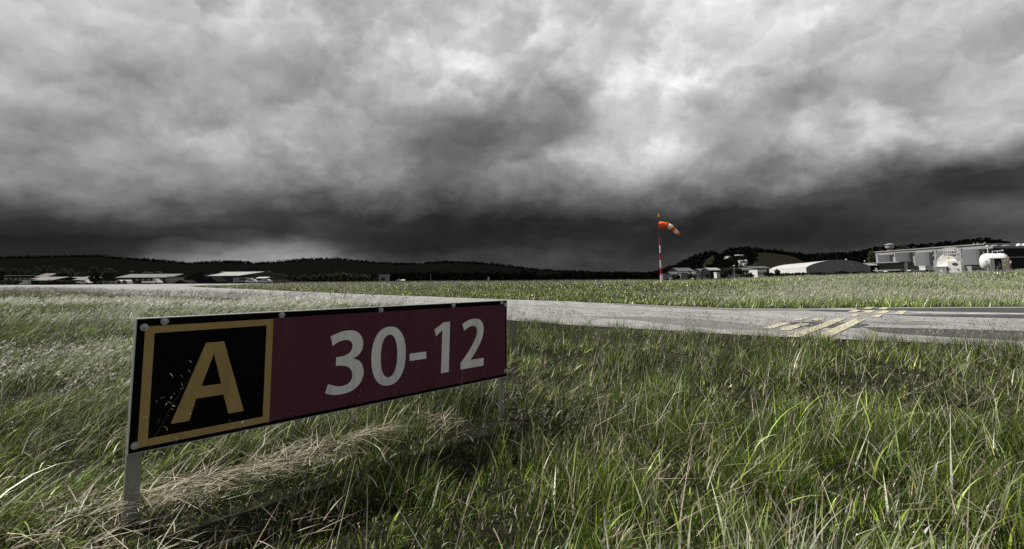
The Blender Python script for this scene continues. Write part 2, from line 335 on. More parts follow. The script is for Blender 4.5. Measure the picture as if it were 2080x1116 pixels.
# ground sheet
u = np.linspace(-1, 1, 301); gx = np.sinh(u*7.2)/np.sinh(7.2)*9000
v = np.linspace(0, 1, 300); gy = np.sinh(v*7.0)/np.sinh(7.0)*9000-12
X, Y = np.meshgrid(gx, gy); Z = T(X, Y)-.03+.035*fbm(X*1.7, Y*1.7, 3)
Vg = np.stack([X, Y, Z], -1).reshape(-1, 3); idx = np.arange(X.size).reshape(X.shape)
Qg = np.stack([idx[:-1, :-1], idx[:-1, 1:], idx[1:, 1:], idx[1:, :-1]], -1).reshape(-1, 4)
me = np_mesh('ground', Vg, Qg)
tag(new_obj('ground', me, MT['soil']), 'rough meadow soil under the grass', kind='structure')

def sheet(name, pts, z, m, kind='structure', sub=0):
    from mathutils.geometry import delaunay_2d_cdt
    n = len(pts); r = delaunay_2d_cdt([Vector((float(p[0]), float(p[1]))) for p in pts], [], [list(range(n))], 1, 1e-5)
    tri = [tuple(f) for f in r[2]]; V = r[0]
    tri = [f if (V[f[1]]-V[f[0]]).cross(V[f[2]]-V[f[0]]) > 0 else f[::-1] for f in tri]
    me = bpy.data.meshes.new(name); me.from_pydata([(v[0], v[1], z) for v in V], [], tri)
    return tag(new_obj(name, me, m), kind=kind)
def wig(pts, n, amp, s=.6):                         # subdivide an outline and make it ragged
    out = []
    for i in range(len(pts)):
        a = np.array(pts[i]); b = np.array(pts[(i+1) % len(pts)]); k = max(1, min(n, int(np.linalg.norm(b-a)/.35)))
        for j in range(k):
            p = a+(b-a)*j/k; q = amp*(np.array([float(fbm(p[0]*s, p[1]*s+5)), float(fbm(p[0]*s+40, p[1]*s+2))])-.5)*2; out.append(tuple(p+q))
    return out
sheet('taxiway', ring, .012, MT['asphalt'])
# darker resurfaced asphalt
def P(x, y): return tuple(at(x, y, 0)[:2])
sheet('asphalt_patch', wig([P(1738, 627.5), P(2080, 626), P(2200, 628), P(2200, 638), P(2080, 636.5), P(1900, 634), P(1800, 632), P(1738, 630.5)], 30, .12), .017, MT['patch'])
sheet('asphalt_patch', wig([P(1790, 640), P(1900, 640.5), P(2080, 641), P(2240, 642), P(2240, 652), P(2080, 648.5), P(1960, 646), P(1850, 643.5)], 30, .15), .017, MT['patch'])
sheet('asphalt_patch', wig([P(1748, 666), P(1840, 668), P(1960, 671), P(2085, 673), P(2200, 676), P(2200, 706), P(2080, 694), P(1950, 687), P(1850, 682), P(1780, 675)], 30, .22), .017, MT['patch'])
sheet('asphalt_patch', wig([P(1590, 656), P(1660, 654.5), P(1760, 660), P(1745, 668), P(1690, 668), P(1610, 664)], 30, .15), .017, MT['patch'])
sheet('asphalt_patch', wig([P(1640, 631), P(1738, 631), P(1760, 634.5), P(1700, 634.5), P(1650, 633)], 30, .1), .017, MT['patch'])
def cracked(m, amt=.45):
    t = m.node_tree; b = t.nodes['Principled BSDF']; src = b.inputs['Base Color'].links[0].from_socket; co = t.nodes.new('ShaderNodeTexCoord')
    nz = t.nodes.new('ShaderNodeTexNoise'); nz.inputs['Scale'].default_value = 1.2; nz.inputs['Detail'].default_value = 6; t.links.new(co.outputs['Object'], nz.inputs['Vector'])
    ad = t.nodes.new('ShaderNodeVectorMath'); ad.operation = 'MULTIPLY_ADD'; t.links.new(nz.outputs['Color'], ad.inputs[0]); ad.inputs[1].default_value = (1.2, 1.2, 0); t.links.new(co.outputs['Object'], ad.inputs[2])
    vo = t.nodes.new('ShaderNodeTexVoronoi'); vo.feature = 'DISTANCE_TO_EDGE'; vo.inputs['Scale'].default_value = .33; t.links.new(ad.outputs[0], vo.inputs['Vector'])
    r = t.nodes.new('ShaderNodeValToRGB'); r.color_ramp.elements[0].position = .004; r.color_ramp.elements[1].position = .016; r.color_ramp.elements[0].color = (1-amt,)*3+(1,); r.color_ramp.elements[1].color = (1, 1, 1, 1); t.links.new(vo.outputs['Distance'], r.inputs[0])
    n2 = t.nodes.new('ShaderNodeTexNoise'); n2.inputs['Scale'].default_value = 1.0; n2.inputs['Detail'].default_value = 9; n2.inputs['Roughness'].default_value = .7
    mp = t.nodes.new('ShaderNodeMapping'); mp.inputs['Rotation'].default_value = (0, 0, math.radians(42)); mp.inputs['Scale'].default_value = (1.6, .16, 1); t.links.new(co.outputs['Object'], mp.inputs[0]); t.links.new(mp.outputs[0], n2.inputs['Vector'])
    r2 = t.nodes.new('ShaderNodeValToRGB'); r2.color_ramp.elements[0].position = .38; r2.color_ramp.elements[1].position = .62; r2.color_ramp.elements[0].color = (.74, .735, .73, 1); r2.color_ramp.elements[1].color = (1.1, 1.1, 1.1, 1); t.links.new(n2.outputs['Fac'], r2.inputs[0])
    n3 = t.nodes.new('ShaderNodeTexNoise'); n3.inputs['Scale'].default_value = 28; n3.inputs['Detail'].default_value = 5; n3.inputs['Roughness'].default_value = .8; t.links.new(co.outputs['Object'], n3.inputs['Vector'])
    r3 = t.nodes.new('ShaderNodeValToRGB'); r3.color_ramp.elements[0].position = .35; r3.color_ramp.elements[1].position = .65; r3.color_ramp.elements[0].color = (.88, .88, .88, 1); r3.color_ramp.elements[1].color = (1.08, 1.08, 1.08, 1); t.links.new(n3.outputs['Fac'], r3.inputs[0])
    cur = src
    for q in (r, r2, r3):
        mx = t.nodes.new('ShaderNodeMix'); mx.data_type = 'RGBA'; mx.blend_type = 'MULTIPLY'; mx.inputs['Factor'].default_value = 1; t.links.new(cur, mx.inputs[6]); t.links.new(q.outputs[0], mx.inputs[7]); cur = mx.outputs[2]
    t.links.new(cur, b.inputs['Base Color'])
cracked(MT['asphalt']); cracked(MT['patch'], .2)
MT['worn'] = mat('worn_asphalt', (.155, .15, .145), .9, var=.15, scale=1.2, bump=.5, bscale=60)
sheet('asphalt_patch', wig([P(1250, 617), P(1330, 620.5), P(1480, 628), P(1700, 629.5), P(1640, 633), P(1480, 631.5), P(1330, 625), P(1250, 620)], 40, .12), .015, MT['worn'])
sheet('asphalt_patch', wig([P(1748, 656), P(1840, 655), P(1920, 660), P(1860, 661.5), P(1790, 659.5)], 30, .12), .015, MT['worn'])
sheet('asphalt_patch', wig([P(1180, 644), P(1330, 645), P(1480, 655), P(1620, 672), P(1450, 668), P(1300, 652)], 30, .2), .015, MT['worn'])

# painted lines
def line(pts, w, name='painted_line', m='whiteline', z=.022):
    pts = [np.array(p[:2]) for p in pts]; Lp = []; Rp = []
    for i, p in enumerate(pts):
        d = pts[min(i+1, len(pts)-1)]-pts[max(i-1, 0)]; d = d/np.linalg.norm(d); n = np.array([-d[1], d[0]])
        Lp.append(tuple(p+n*w/2)); Rp.append(tuple(p-n*w/2))
    return sheet(name, Lp+Rp[::-1], z, MT[m])
line([P(*q) for q in [(330, 585.2), (380, 588), (430, 591), (500, 596), (560, 598.3), (620, 600.6), (690, 604), (750, 607.3), (850, 612), (960, 616.5), (1100, 621.5), (1250, 629)]], .16)
line([P(*q) for q in [(1270, 630.2), (1330, 632.6), (1400, 636), (1480, 638.5)]], .14)
line([P(*q) for q in [(1838, 653.2), (1870, 654.3), (1913, 655.4)]], .15, m='yellow')
line([P(*q) for q in [(1860, 637.4), (1960, 638.6), (2080, 639.4), (2200, 641)]], .35)
dd = np.array([.665, .747]); nn = np.array([.747, -.665])
def hold(off, a, b, w=.2):
    line([tuple(dd*a+nn*off), tuple(dd*b+nn*off)], w, 'hold_line', 'yellow', .024)
hold(-1.80, 9.9, 15.25, .23); hold(-2.19, 9.9, 15.15, .21)
for a, b in ((11.05, 12.95), (14.0, 15.0)): hold(-2.59, a, b, .2)
for a, b in ((11.2, 12.9), (13.9, 15.0)): hold(-2.95, a, b, .18)
for o_, a, b in ((-2.35, 18.0, 19.2), (-1.98, 17.8, 19.3), (-1.62, 17.7, 19.4), (-1.22, 17.7, 19.6), (-2.2, 20.1, 21.4), (-1.8, 20.1, 21.5)): hold(o_, a, b, .2)
for o_, a, b in ((-2.1, 15.9, 17.1), (-1.6, 16.1, 17.3)): hold(o_, a, b, .16)

# ------------------------------------------------------------------ the sign
A0 = np.array([-1.7168, 2.2735]); dsg = np.array([.69496, .71905]); nsg = np.array([.71905, -.69496])
SIGN_RZ = math.atan2(dsg[1], dsg[0])
sg = thing('airfield_sign', 'low black and maroon airfield sign reading A 30-12 standing in the grass', 'sign', (A0[0], A0[1], 0), SIGN_RZ)
# local: x along the face, -y towards the viewer, z up; face bottom at z .30
ZB = .30; LEN = 2.404; HH = .60
MB().box(.004, LEN-.004, .001, .022, ZB+.004, ZB+HH-.004).build('panel', MT['black'], sg)
fr = MB()
fr.box(0, .004, -.003, .028, ZB, ZB+HH); fr.box(LEN-.004, LEN, -.003, .028, ZB, ZB+HH)
fr.box(.0041, LEN-.0041, -.003, .028, ZB+HH-.004, ZB+HH); fr.box(.0041, LEN-.0041, -.001, .028, ZB, ZB+.003)
fr.build('edge_trim', MT['alu'], sg)
def weather(m, amt=.22):
    t = m.node_tree; b = t.nodes['Principled BSDF']; src = b.inputs['Base Color'].links[0].from_socket; co = t.nodes.new('ShaderNodeTexCoord'); cur = src
    for sc_, st, lo, hi, a, c in ((1., (42, 1, 1.6), .52, .72, amt, (.16, .13, .12)), (1., (9, 1, 1.1), .45, .8, amt*.8, (.05, .04, .04)), (1., (90, 1, 70), .74, .80, .5, (.3, .27, .25))):
        mp = t.nodes.new('ShaderNodeMapping'); mp.inputs['Scale'].default_value = st; t.links.new(co.outputs['Object'], mp.inputs[0]); n = t.nodes.new('ShaderNodeTexNoise'); n.inputs['Scale'].default_value = sc_; n.inputs['Detail'].default_value = 6; t.links.new(mp.outputs[0], n.inputs['Vector'])
        mr = t.nodes.new('ShaderNodeMapRange'); mr.inputs['From Min'].default_value = lo; mr.inputs['From Max'].default_value = hi; mr.inputs['To Max'].default_value = a; t.links.new(n.outputs['Fac'], mr.inputs['Value'])
        mx = t.nodes.new('ShaderNodeMix'); mx.data_type = 'RGBA'; t.links.new(mr.outputs[0], mx.inputs['Factor']); t.links.new(cur, mx.inputs[6]); mx.inputs[7].default_value = (*c, 1); cur = mx.outputs[2]
    t.links.new(cur, b.inputs['Base Color'])
weather(MT['maroon'], .13); weather(MT['legend'], .25); weather(MT['gold'], .25)
def flat(name, outer, holes, m, parent, y=-.0012, th=.0012):     # outlines given in face coordinates
    import bmesh
    bm = bmesh.new(); es = []
    for lp in [outer]+holes:
        vs = [bm.verts.new((p[0], y, p[1]+ZB)) for p in lp]
        es += [bm.edges.new((vs[i], vs[(i+1) % len(vs)])) for i in range(len(vs))]
    bmesh.ops.triangle_fill(bm, use_beauty=True, edges=es); bmesh.ops.recalc_face_normals(bm, faces=bm.faces)
    r = bmesh.ops.extrude_face_region(bm, geom=bm.faces[:]); vs = [g for g in r['geom'] if isinstance(g, bmesh.types.BMVert)]
    bmesh.ops.translate(bm, verts=vs, vec=(0, -th, 0)); bmesh.ops.recalc_face_normals(bm, faces=bm.faces)
    me = bpy.data.meshes.new(name); bm.to_mesh(me); bm.free(); return new_obj(name, me, m, parent)
def smooth_loop(pts, sharp=(), n=3):                 # Catmull-Rom through the traced outline, corners kept
    N_ = len(pts); out = []
    for i in range(N_):
        p0, p1, p2, p3 = [np.array(pts[(i+k) % N_]) for k in (-1, 0, 1, 2)]
        if i in sharp: p0 = p1-(p2-p1)*.2
        if (i+1) % N_ in sharp: p3 = p2+(p2-p1)*.2
        st = i in sharp and (i+1) % N_ in sharp
        out.append(tuple(p1))
        if st: continue
        for j in range(1, n):
            t = j/n; q = .5*((2*p1)+(-p0+p2)*t+(2*p0-5*p1+4*p2-p3)*t*t+(-p0+3*p1-3*p2+p3)*t**3); out.append(tuple(q))
    return out
R4 = lambda a, b, c, d: [(a, b), (c, b), (c, d), (a, d)]
flat('red_face', R4(.603, .022, 2.384, .566), [], MT['maroon'], sg)
flat('location_frame', R4(.036, .022, .602, .562), [R4(.073, .055, .568, .529)], MT['gold'], sg)
flat('letter', [(.286, .464), (.366, .464), (.474, .102), (.403, .102), (.375, .201), (.256, .201), (.233, .102), (.158, .102)], [[(.323, .408), (.363, .256), (.276, .256)]], MT['gold'], sg)
d3 = [(.929,.44),(.943,.384),(.975,.402),(1.011,.411),(1.042,.408),(1.064,.392),(1.070,.366),(1.058,.338),(1.031,.322),(1.0,.316),(.967,.316),(.966,.266),(1.002,.263),(1.043,.251),(1.066,.226),(1.073,.194),(1.065,.166),(1.041,.149),(1.005,.143),(.966,.150),(.922,.168),(.905,.119),(.94,.105),(.98,.098),(1.033,.098),(1.083,.111),(1.124,.141),(1.145,.184),(1.145,.226),(1.13,.262),(1.105,.284),(1.073,.296),(1.105,.309),(1.13,.336),(1.14,.372),(1.134,.411),(1.111,.443),(1.078,.461),(1.036,.466),(.984,.459)]
flat('letter', smooth_loop(d3, (0, 1, 10, 11, 20, 21, 31)), [], MT['legend'], sg, -.0026)
def ell(cx, cy, rx, ry, n=40, p=2.25):
    o = []
    for k in range(n):
        a = 2*math.pi*k/n; c, s_ = math.cos(a), math.sin(a); o.append((cx+rx*math.copysign(abs(c)**(2/p), c), cy+ry*math.copysign(abs(s_)**(2/p), s_)))
    return o
flat('letter', ell(1.325, .283, .126, .185), [ell(1.325, .283, .061, .134)], MT['legend'], sg, -.0026)
flat('letter', R4(1.481, .232, 1.616, .279), [], MT['legend'], sg, -.0026)
flat('letter', [(1.822,.467),(1.812,.116),(1.744,.116),(1.754,.415),(1.698,.374),(1.684,.423),(1.768,.467)][::-1], [], MT['legend'], sg, -.0026)
d2 = [(1.938,.442),(1.955,.392),(1.99,.412),(2.032,.423),(2.067,.415),(2.081,.390),(2.077,.359),(2.053,.308),(2.005,.246),(1.957,.196),(1.922,.165),(1.922,.118),(2.147,.118),(2.149,.175),(2.015,.175),(2.047,.206),(2.103,.275),(2.137,.333),(2.148,.39),(2.139,.435),(2.11,.463),(2.06,.474),(1.995,.466)]
flat('letter', smooth_loop(d2, (0, 1, 10, 11, 12, 13, 14)), [], MT['legend'], sg, -.0026)
for u_, v_ in [(.032,.559),(.109,.581),(.645,.581),(1.26,.578),(1.852,.583),(2.345,.585),(2.385,.565),(.027,.036),(2.383,.047)]:
    b = MB(); b.lathe([(.0165, 0), (.0165, -.0022), (.011, -.0022)], 24, 'y', (u_, -.003, ZB+v_)).build('washer', MT['steel'], sg)
    hb = MB(); hb.lathe([(.0088, -.0053), (.0088, -.009), (.006, -.0115), (.0025, -.0118)], 6, 'y', (u_, 0, ZB+v_)).build('bolt_head', MT['steel'], b_ := sg)
def lpost(x0, x1):
    m_ = MB(); m_.prism([(x0, .0285), (x1, .0285), (x1, .0325), (x0+.004, .0325), (x0+.004, .062), (x0, .062)], -.25, ZB+HH-.012, 'z'); return m_
lpost(0.004, .062).build('post', MT['post'], sg); 
m_ = MB(); m_.prism([(LEN-.058, .0285), (LEN-.004, .0285), (LEN-.004, .062), (LEN-.008, .062), (LEN-.008, .0325), (LEN-.058, .0325)], -.25, ZB+HH-.012, 'z'); m_.build('post', MT['post'], sg)
bs = MB(); bs.box(.07, LEN-.066, .029, .040, ZB+.10, ZB+.13).box(.07, LEN-.066, .029, .040, ZB+.46, ZB+.49); bs.build('back_rail', MT['alu'], sg)

# ------------------------------------------------------------------ windsock
def px_m(D): return D/1000.
WD = 78.; wb = atd(1343, 570, WD); wz = Tz(wb[0], wb[1])
ws = thing('windsock', 'orange and white windsock on a red and white banded mast in the field', 'windsock', (wb[0], wb[1], wz))
ztop = atd(1338, 484, WD)[2]-wz; zl = atd(1337, 441, WD)[2]-wz; nb = 6; hb_ = ztop/nb
mr_ = MB().lathe([(.13, -.3), (.125, 0), (.095, ztop)], 16).build('mast', MT['white'], ws, True)
for k in range(nb):
    if k % 2: 
        r0 = .125-.03*(k/nb)+.004; r1 = .125-.03*((k+1)/nb)+.004
        MB().lathe([(r0, k*hb_), (r1, (k+1)*hb_)], 16).build('red_band', MT['red'], mr_, True)
MB().tube([(0, 0, ztop-.1), (0, 0, zl)], .05, 10).build('upper_mast', MT['darkred'], ws, True)
lp = MB().lathe([(.06, zl), (.16, zl+.03), (.17, zl+.22), (.06, zl+.28)], 12).build('lamp', MT['yel'], ws, True)
MB().lathe([(.05, zl+.281), (.13, zl+.33), (.13, zl+.45), (.03, zl+.52)], 12).build('lamp_cap', MT['lamp'], ws, True)
MB().box(-.35, .35, -.35, .35, -.2, .06).build('footing', MT['yel'], ws, bevel=.02)
zs = atd(1339, 458, WD)[2]-wz
MB().tube([(0.56*math.cos(a)*0+.02, .56*math.cos(a), zs+.56*math.sin(a)) for a in np.linspace(0, 2*math.pi, 25)], .03, 6).build('ring', MT['darkred'], ws, True)
cl = [(0, 0), (.55, -.02), (1.15, -.10), (1.7, -.38), (2.2, -.80), (2.65, -1.28), (3.05, -1.72)]   # centre line (along wind, down)
rad = [.60, .59, .52, .45, .37, .29, .21]
cw = np.array(cl); 
def sock_pt(t):
    k = t*(len(cl)-1); i = min(int(k), len(cl)-2); f = k-i; return cw[i]*(1-f)+cw[i+1]*f, rad[i]*(1-f)+rad[i+1]*f
wind = Vector((.94, -.34, 0))
bnd = [0, .40, .56, .71, .87, 1.0]
for bi in range(5):
    vs = []; seg = 22; st = 7
    for j in range(st):
        t = bnd[bi]+(bnd[bi+1]-bnd[bi])*j/(st-1); c, r = sock_pt(t); c2, _ = sock_pt(min(t+.02, 1)); c1, _ = sock_pt(max(t-.02, 0)); d = c2-c1; d /= np.linalg.norm(d)
        for k in range(seg):
            a = 2*math.pi*k/seg; rr = r*(1+.05*math.sin(a*3+t*9)+.03*math.sin(a*7+t*20)); s_, q = math.cos(a)*rr, math.sin(a)*rr
            w = c[0]-d[1]*q; h = c[1]+d[0]*q
            vs.append((wind.x*w-wind.y*s_, wind.y*w+wind.x*s_, zs+h))
    fs = [(j*seg+k, j*seg+(k+1) % seg, (j+1)*seg+(k+1) % seg, (j+1)*seg+k) for j in range(st-1) for k in range(seg)]
    me = bpy.data.meshes.new('sock'); me.from_pydata(vs, [], fs)
    for p in me.polygons: p.use_smooth = True
    o = new_obj('sock_band', me, MT['orange' if bi % 2 == 0 else 'sockwhite'], ws)
    sm = o.modifiers.new('thickness', 'SOLIDIFY'); sm.thickness = .012

# ------------------------------------------------------------------ buildings
def pxs(x, D): return float(atd(x, 560, D)[0])
def zpx(x, y, D): return float(atd(x, y, D)[2])
def gable(name, label, cat, px0, px1, yeave, yridge, D, depth, wall, roof, rz=0., along=True, wins=0, group=None, winmat='glass', door=False, base=None, over=.3):
    """box house; ridge along local x when along, else along local y (gable towards the viewer)"""
    x0, x1 = pxs(px0, D), pxs(px1, D); xc = (x0+x1)/2; w = (x1-x0)/max(.5, math.cos(rz)); z0 = Tz(xc, D) if base is None else base
    he = zpx((px0+px1)/2, yeave, D)-z0; hr = zpx((px0+px1)/2, yridge, D)-z0
    if along: hr = max(hr, he+.3)
    t = thing(name, label, cat, (xc, D+depth/2, z0), rz, group)
    a, b = w/2, depth/2
    if along:
        MB().prism([(-b, -3), (b, -3), (b, he), (0, hr-.12), (-b, he)], -a, a, 'x').build('wall', wall, t)
        s_ = (hr-he)/b; o_ = over
        MB().prism([(-b-o_, he-s_*o_+.02), (0, hr), (b+o_, he-s_*o_+.02), (b+o_, he-s_*o_+.18), (0, hr+.18), (-b-o_, he-s_*o_+.18)], -a-o_, a+o_, 'x').build('roof', roof, t)
    else:
        MB().prism([(-a, -3), (a, -3), (a, he), (0, hr-.12), (-a, he)], -b, b, 'y').build('wall', wall, t)
        s_ = (hr-he)/a; o_ = over
        MB().prism([(-a-o_, he-s_*o_+.02), (0, hr), (a+o_, he-s_*o_+.02), (a+o_, he-s_*o_+.18), (0, hr+.18), (-a-o_, he-s_*o_+.18)], -b-o_, b+o_, 'y').build('roof', roof, t)
    for k in range(wins):
        cx = -a+2*a*(k+.5)/wins; ww = min(.55, a/wins*.5); MB().box(cx-ww, cx+ww, -b-.06, -b-.004, he*.42, he*.82).build('window', MT[winmat], t)
    if door: MB().box(a*.55, a*.55+.9, -b-.05, -b-.003, 0, 2.0).build('door', MT['walldark'], t)
    return t
def shed(name, label, cat, px0, px1, ytop, D, depth, wall, roof, rz=0., wins=0, group=None, base=None, winmat='glass', par=.3):
    x0, x1 = pxs(px0, D), pxs(px1, D); xc = (x0+x1)/2; w = (x1-x0)/max(.5, math.cos(rz)); z0 = Tz(xc, D) if base is None else base
    h = zpx((px0+px1)/2, ytop, D)-z0; t = thing(name, label, cat, (xc, D+depth/2, z0), rz, group); a, b = w/2, depth/2
    MB().box(-a, a, -b, b, -3, h-par).build('wall', wall, t)
    MB().box(-a-.1, a+.1, -b-.1, b+.1, h-par+.003, h).build('roof', roof, t)
    for k in range(wins):
        cx = -a+2*a*(k+.5)/wins; ww = min(.7, a/wins*.6); MB().box(cx-ww, cx+ww, -b-.06, -b-.004, h*.35, h*.7).build('window', MT[winmat], t)
    return t
m = MT
# left, behind the apron
gable('long_hall', 'long low dark hall with pale roof and row of windows left of the hangar', 'building', 236, 346, 564.6, 557.3, 205, 16, m['wood'], m['roof'], 0, True, 9, winmat='paleglass')
tw = shed('annex', 'small pale annex at the right end of the long low hall', 'building', 340, 354, 562, 200, 6, m['wallmid'], m['roofdark'])
# the hangar: ridge along x, gable end on the left
hg = gable('hangar', 'broad dark hangar with a pale low pitched roof on the left horizon', 'hangar', 400, 497, 561.2, 552, 200, 34, m['wood'], m['roofpale'], math.radians(-7), True, 0)
t = thing('hangar_annex', 'dark lean-to annex with sloping roof joined to the left end of the broad hangar', 'hangar', (pxs(400, 196), 205, 0), 0)
w_ = pxs(397, 200)-pxs(352, 200)
MB().prism([(-w_, 0), (0, 0), (0, 4.4), (-w_*.45, 3.3), (-w_, .5)], -5, 10, 'y').build('wall', m['walldark'], t)
MB().prism([(-w_-.3, .52), (-w_*.45, 3.33), (0, 4.43), (0, 4.6), (-w_*.45, 3.5), (-w_-.3, .7)], -5.4, 10.4, 'y').build('roof', m['roofdark'], t)
gable('shed', 'small dark gabled shed standing before the middle of the broad hangar', 'shed', 417, 440, 572, 562.5, 186, 6, m['walldark'], m['roofdark'], 0, False)
gable('shed', 'low dark gabled shed in front of the lean-to annex', 'shed', 356, 380, 575, 570, 186, 6, m['walldark'], m['roofdark'], 0, False)
gable('low_hall', 'low grey roofed hall with white gable wall at the far left', 'building', 48, 104, 570.5, 563.5, 175, 14, m['walldark'], m['roof'], 0, True, 4)
gable('low_hall', 'low grey roofed hall behind the bushes right of the white gable', 'building', 110, 148, 570, 563.8, 185, 12, m['walldark'], m['roof'], 0, True, 3)
gable('low_hall', 'low grey roofed hall just left of the twin tall trees', 'building', 150, 188, 569.5, 562.5, 180, 12, m['walldark'], m['roof'], 0, True, 3, winmat='paleglass')
shed('white_annex', 'small white annex with a dark doorway at the left end of the far left hall', 'building', 41, 48, 567, 172, 5, m['wallwhite'], m['roof'], 0, 1)
gable('house', 'house with a brown tiled roof among the far left trees', 'house', 72, 96, 563, 556, 215, 10, m['wood'], m['rooftile'], 0, True, 2)
shed('flat_building', 'flat white roofed building behind the trees at the left edge', 'building', 8, 66, 559.5, 225, 12, m['walldark'], m['roofwhite'], 0, 6, winmat='paleglass')
tr = shed('site_trailer', 'long pale trailer parked below the twin tall trees', 'trailer', 210, 242, 571.2, 168, 2.6, m['wallmid'], m['wallmid'], 0, 2)
# two round topped shelters
def shelter(px, label, D=168):
    x = pxs(px, D); t = thing('round_shelter', label, 'shelter', (x, D, 0), 0, 'round shelters by the apron')
    seg = 12; out = [(1.25*math.cos(a), 1.5*math.sin(a)) for a in np.linspace(0, math.pi, seg)]; inn = [(1.0*math.cos(a), 1.25*math.sin(a)) for a in np.linspace(math.pi, 0, seg)]
    MB().prism(out+inn, -1.2, 1.2, 'y').build('canopy', m['wallwhite'], t, True); MB().box(-.95, .95, .9, 1.1, 0, .8).build('back_wall', m['wallgrey'], t)
shelter(247, 'white round topped shelter beside the end of the pale trailer'); shelter(259, 'white round topped shelter in front of the long low hall')
gable('red_hut', 'small red hut with a white roof behind the wire fence', 'hut', 521, 541, 566, 563.8, 190, 5, m['barn'], m['roofwhite'], 0, True, 1)
shed('grey_store', 'dark flat roofed block right of the row of pale willows', 'building', 769, 785, 556.5, 300, 8, m['wallgrey'], m['roofdark'])
# fences
def fence(px0, px1, y0, D, label):
    x0, x1 = pxs(px0, D), pxs(px1, D); z0 = Tz((x0+x1)/2, D); h = max(1.2, zpx((px0+px1)/2, y0, D)-z0); t = thing('wire_fence', label, 'fence', (x0, D, z0)); n = int((x1-x0)/2.6)
    r = MB()
    for k in range(4): r.box(0, x1-x0, -.012, .012, h*(k+.6)/4, h*(k+.6)/4+.05)
    for k in range(int((x1-x0)/.35)): r.box(k*.35+.05, k*.35+.075, .013, .025, .1, h*.95)
    r.build('mesh_panel', m['fence'], t)
    for k in range(n+1): MB().box(k*2.6-.05, k*2.6+.05, .03, .13, -.5, h).build('fence_post', m['fence'], t)
fence(519, 592, 569.6, 165, 'pale wire mesh fence between the parked cars and the willow row')
# houses on the far left slope
for i, (px, y, D) in enumerate([(510, 551.5, 900), (516, 551.8, 900), (540, 551, 950), (548, 551.3, 950), (297, 551, 900), (290, 553, 900), (302, 552.6, 900), (318, 552, 950), (264, 550, 920), (334, 553, 930), (808, 569, 380), (818, 569.5, 380), (992, 565, 420)]):
    pass
FAR_LEFT = [(513, 551.5, 700, 7, 'white house on the slope above the parked cars, under the hill dip'), (544, 551.2, 720, 8, 'white house on the wooded slope above the red hut'),
 (264, 551, 700, 5, 'tiny pale house on the slope above the left end of the long low hall'), (292, 553, 690, 8, 'pale house on the slope above the middle of the long low hall'),
 (302, 553.4, 690, 4, 'smallest bright house between its neighbours above the long low hall'), (319, 552.6, 700, 11, 'wide pale house on the slope above the right end of the long low hall')]
# vehicles
def car(px, D, label, paint='carwhite', rz=0., group=None, van=False, name='parked_car', z=None):
    x = pxs(px, D); t = thing(name, label, 'van' if van else 'car', (x, D, Tz(x, D) if z is None else z), rz, group)
    if van: pr = [(-2.4, .35), (2.3, .35), (2.4, .9), (2.0, 1.2), (1.55, 2.0), (-2.35, 2.05), (-2.4, .9)]; gl = [(-1.2, 1.25), (1.75, 1.25), (1.4, 1.8), (-1.2, 1.8)]
    else: pr = [(-2.1, .35), (2.1, .35), (2.15, .75), (1.2, .92), (.6, 1.42), (-1.0, 1.45), (-1.7, 1.0), (-2.1, .95)]; gl = [(-1.35, .98), (1.0, .96), (.5, 1.34), (-.95, 1.36)]
    MB().prism(pr, -.85, .85, 'y').build('body', m[paint], t, bevel=.06)
    MB().prism(gl, -.865, .865, 'y').build('side_windows', m['glass'], t)
    for sx in (-1.35, 1.35):
        for sy in (-.78, .78): MB().lathe([(.2, -.09), (.32, -.09), (.32, .09), (.2, .09)], 16, 'y', (sx, sy, .32)).build('wheel', m['tyre'], t)
    return t
x = pxs(311, 160); t = thing('pickup_truck', 'white flatbed truck with its cab on the right before the long low hall', 'truck', (x, 160, 0), 0)
MB().prism([(-2.9, .55), (.6, .55), (.6, 1.0), (-2.9, .95)], -.95, .95, 'y').build('bed', m['carwhite'], t, bevel=.03)
MB().prism([(.62, .4), (2.7, .4), (2.75, .95), (1.9, 1.15), (1.5, 1.75), (.62, 1.8)], -.9, .9, 'y').build('cab', m['carwhite'], t, bevel=.05)
MB().prism([(.8, 1.15), (1.7, 1.15), (1.4, 1.62), (.8, 1.62)], -.915, .915, 'y').build('side_windows', m['glass'], t)
for sx in (-1.9, 1.75):
    for sy in (-.8, .8): MB().lathe([(.2, -.1), (.36, -.1), (.36, .1), (.2, .1)], 16, 'y', (sx, sy, .36)).build('wheel', m['tyre'], t)
car(174, 170, 'white car in front of the hall left of the twin tall trees', 'carwhite', 0)
car(489, 182, 'pale van parked at the right corner of the broad hangar', 'wallmid', 1.2, van=True, name='parked_van')
car(504, 190, 'long pale camper van just right of the broad hangar', 'carwhite', 0, van=True, name='parked_van')
car(514, 172, 'white car in front of the wire fence', 'carwhite', 0)
car(540, 174, 'white car half hidden behind the wire fence', 'carwhite', math.pi)
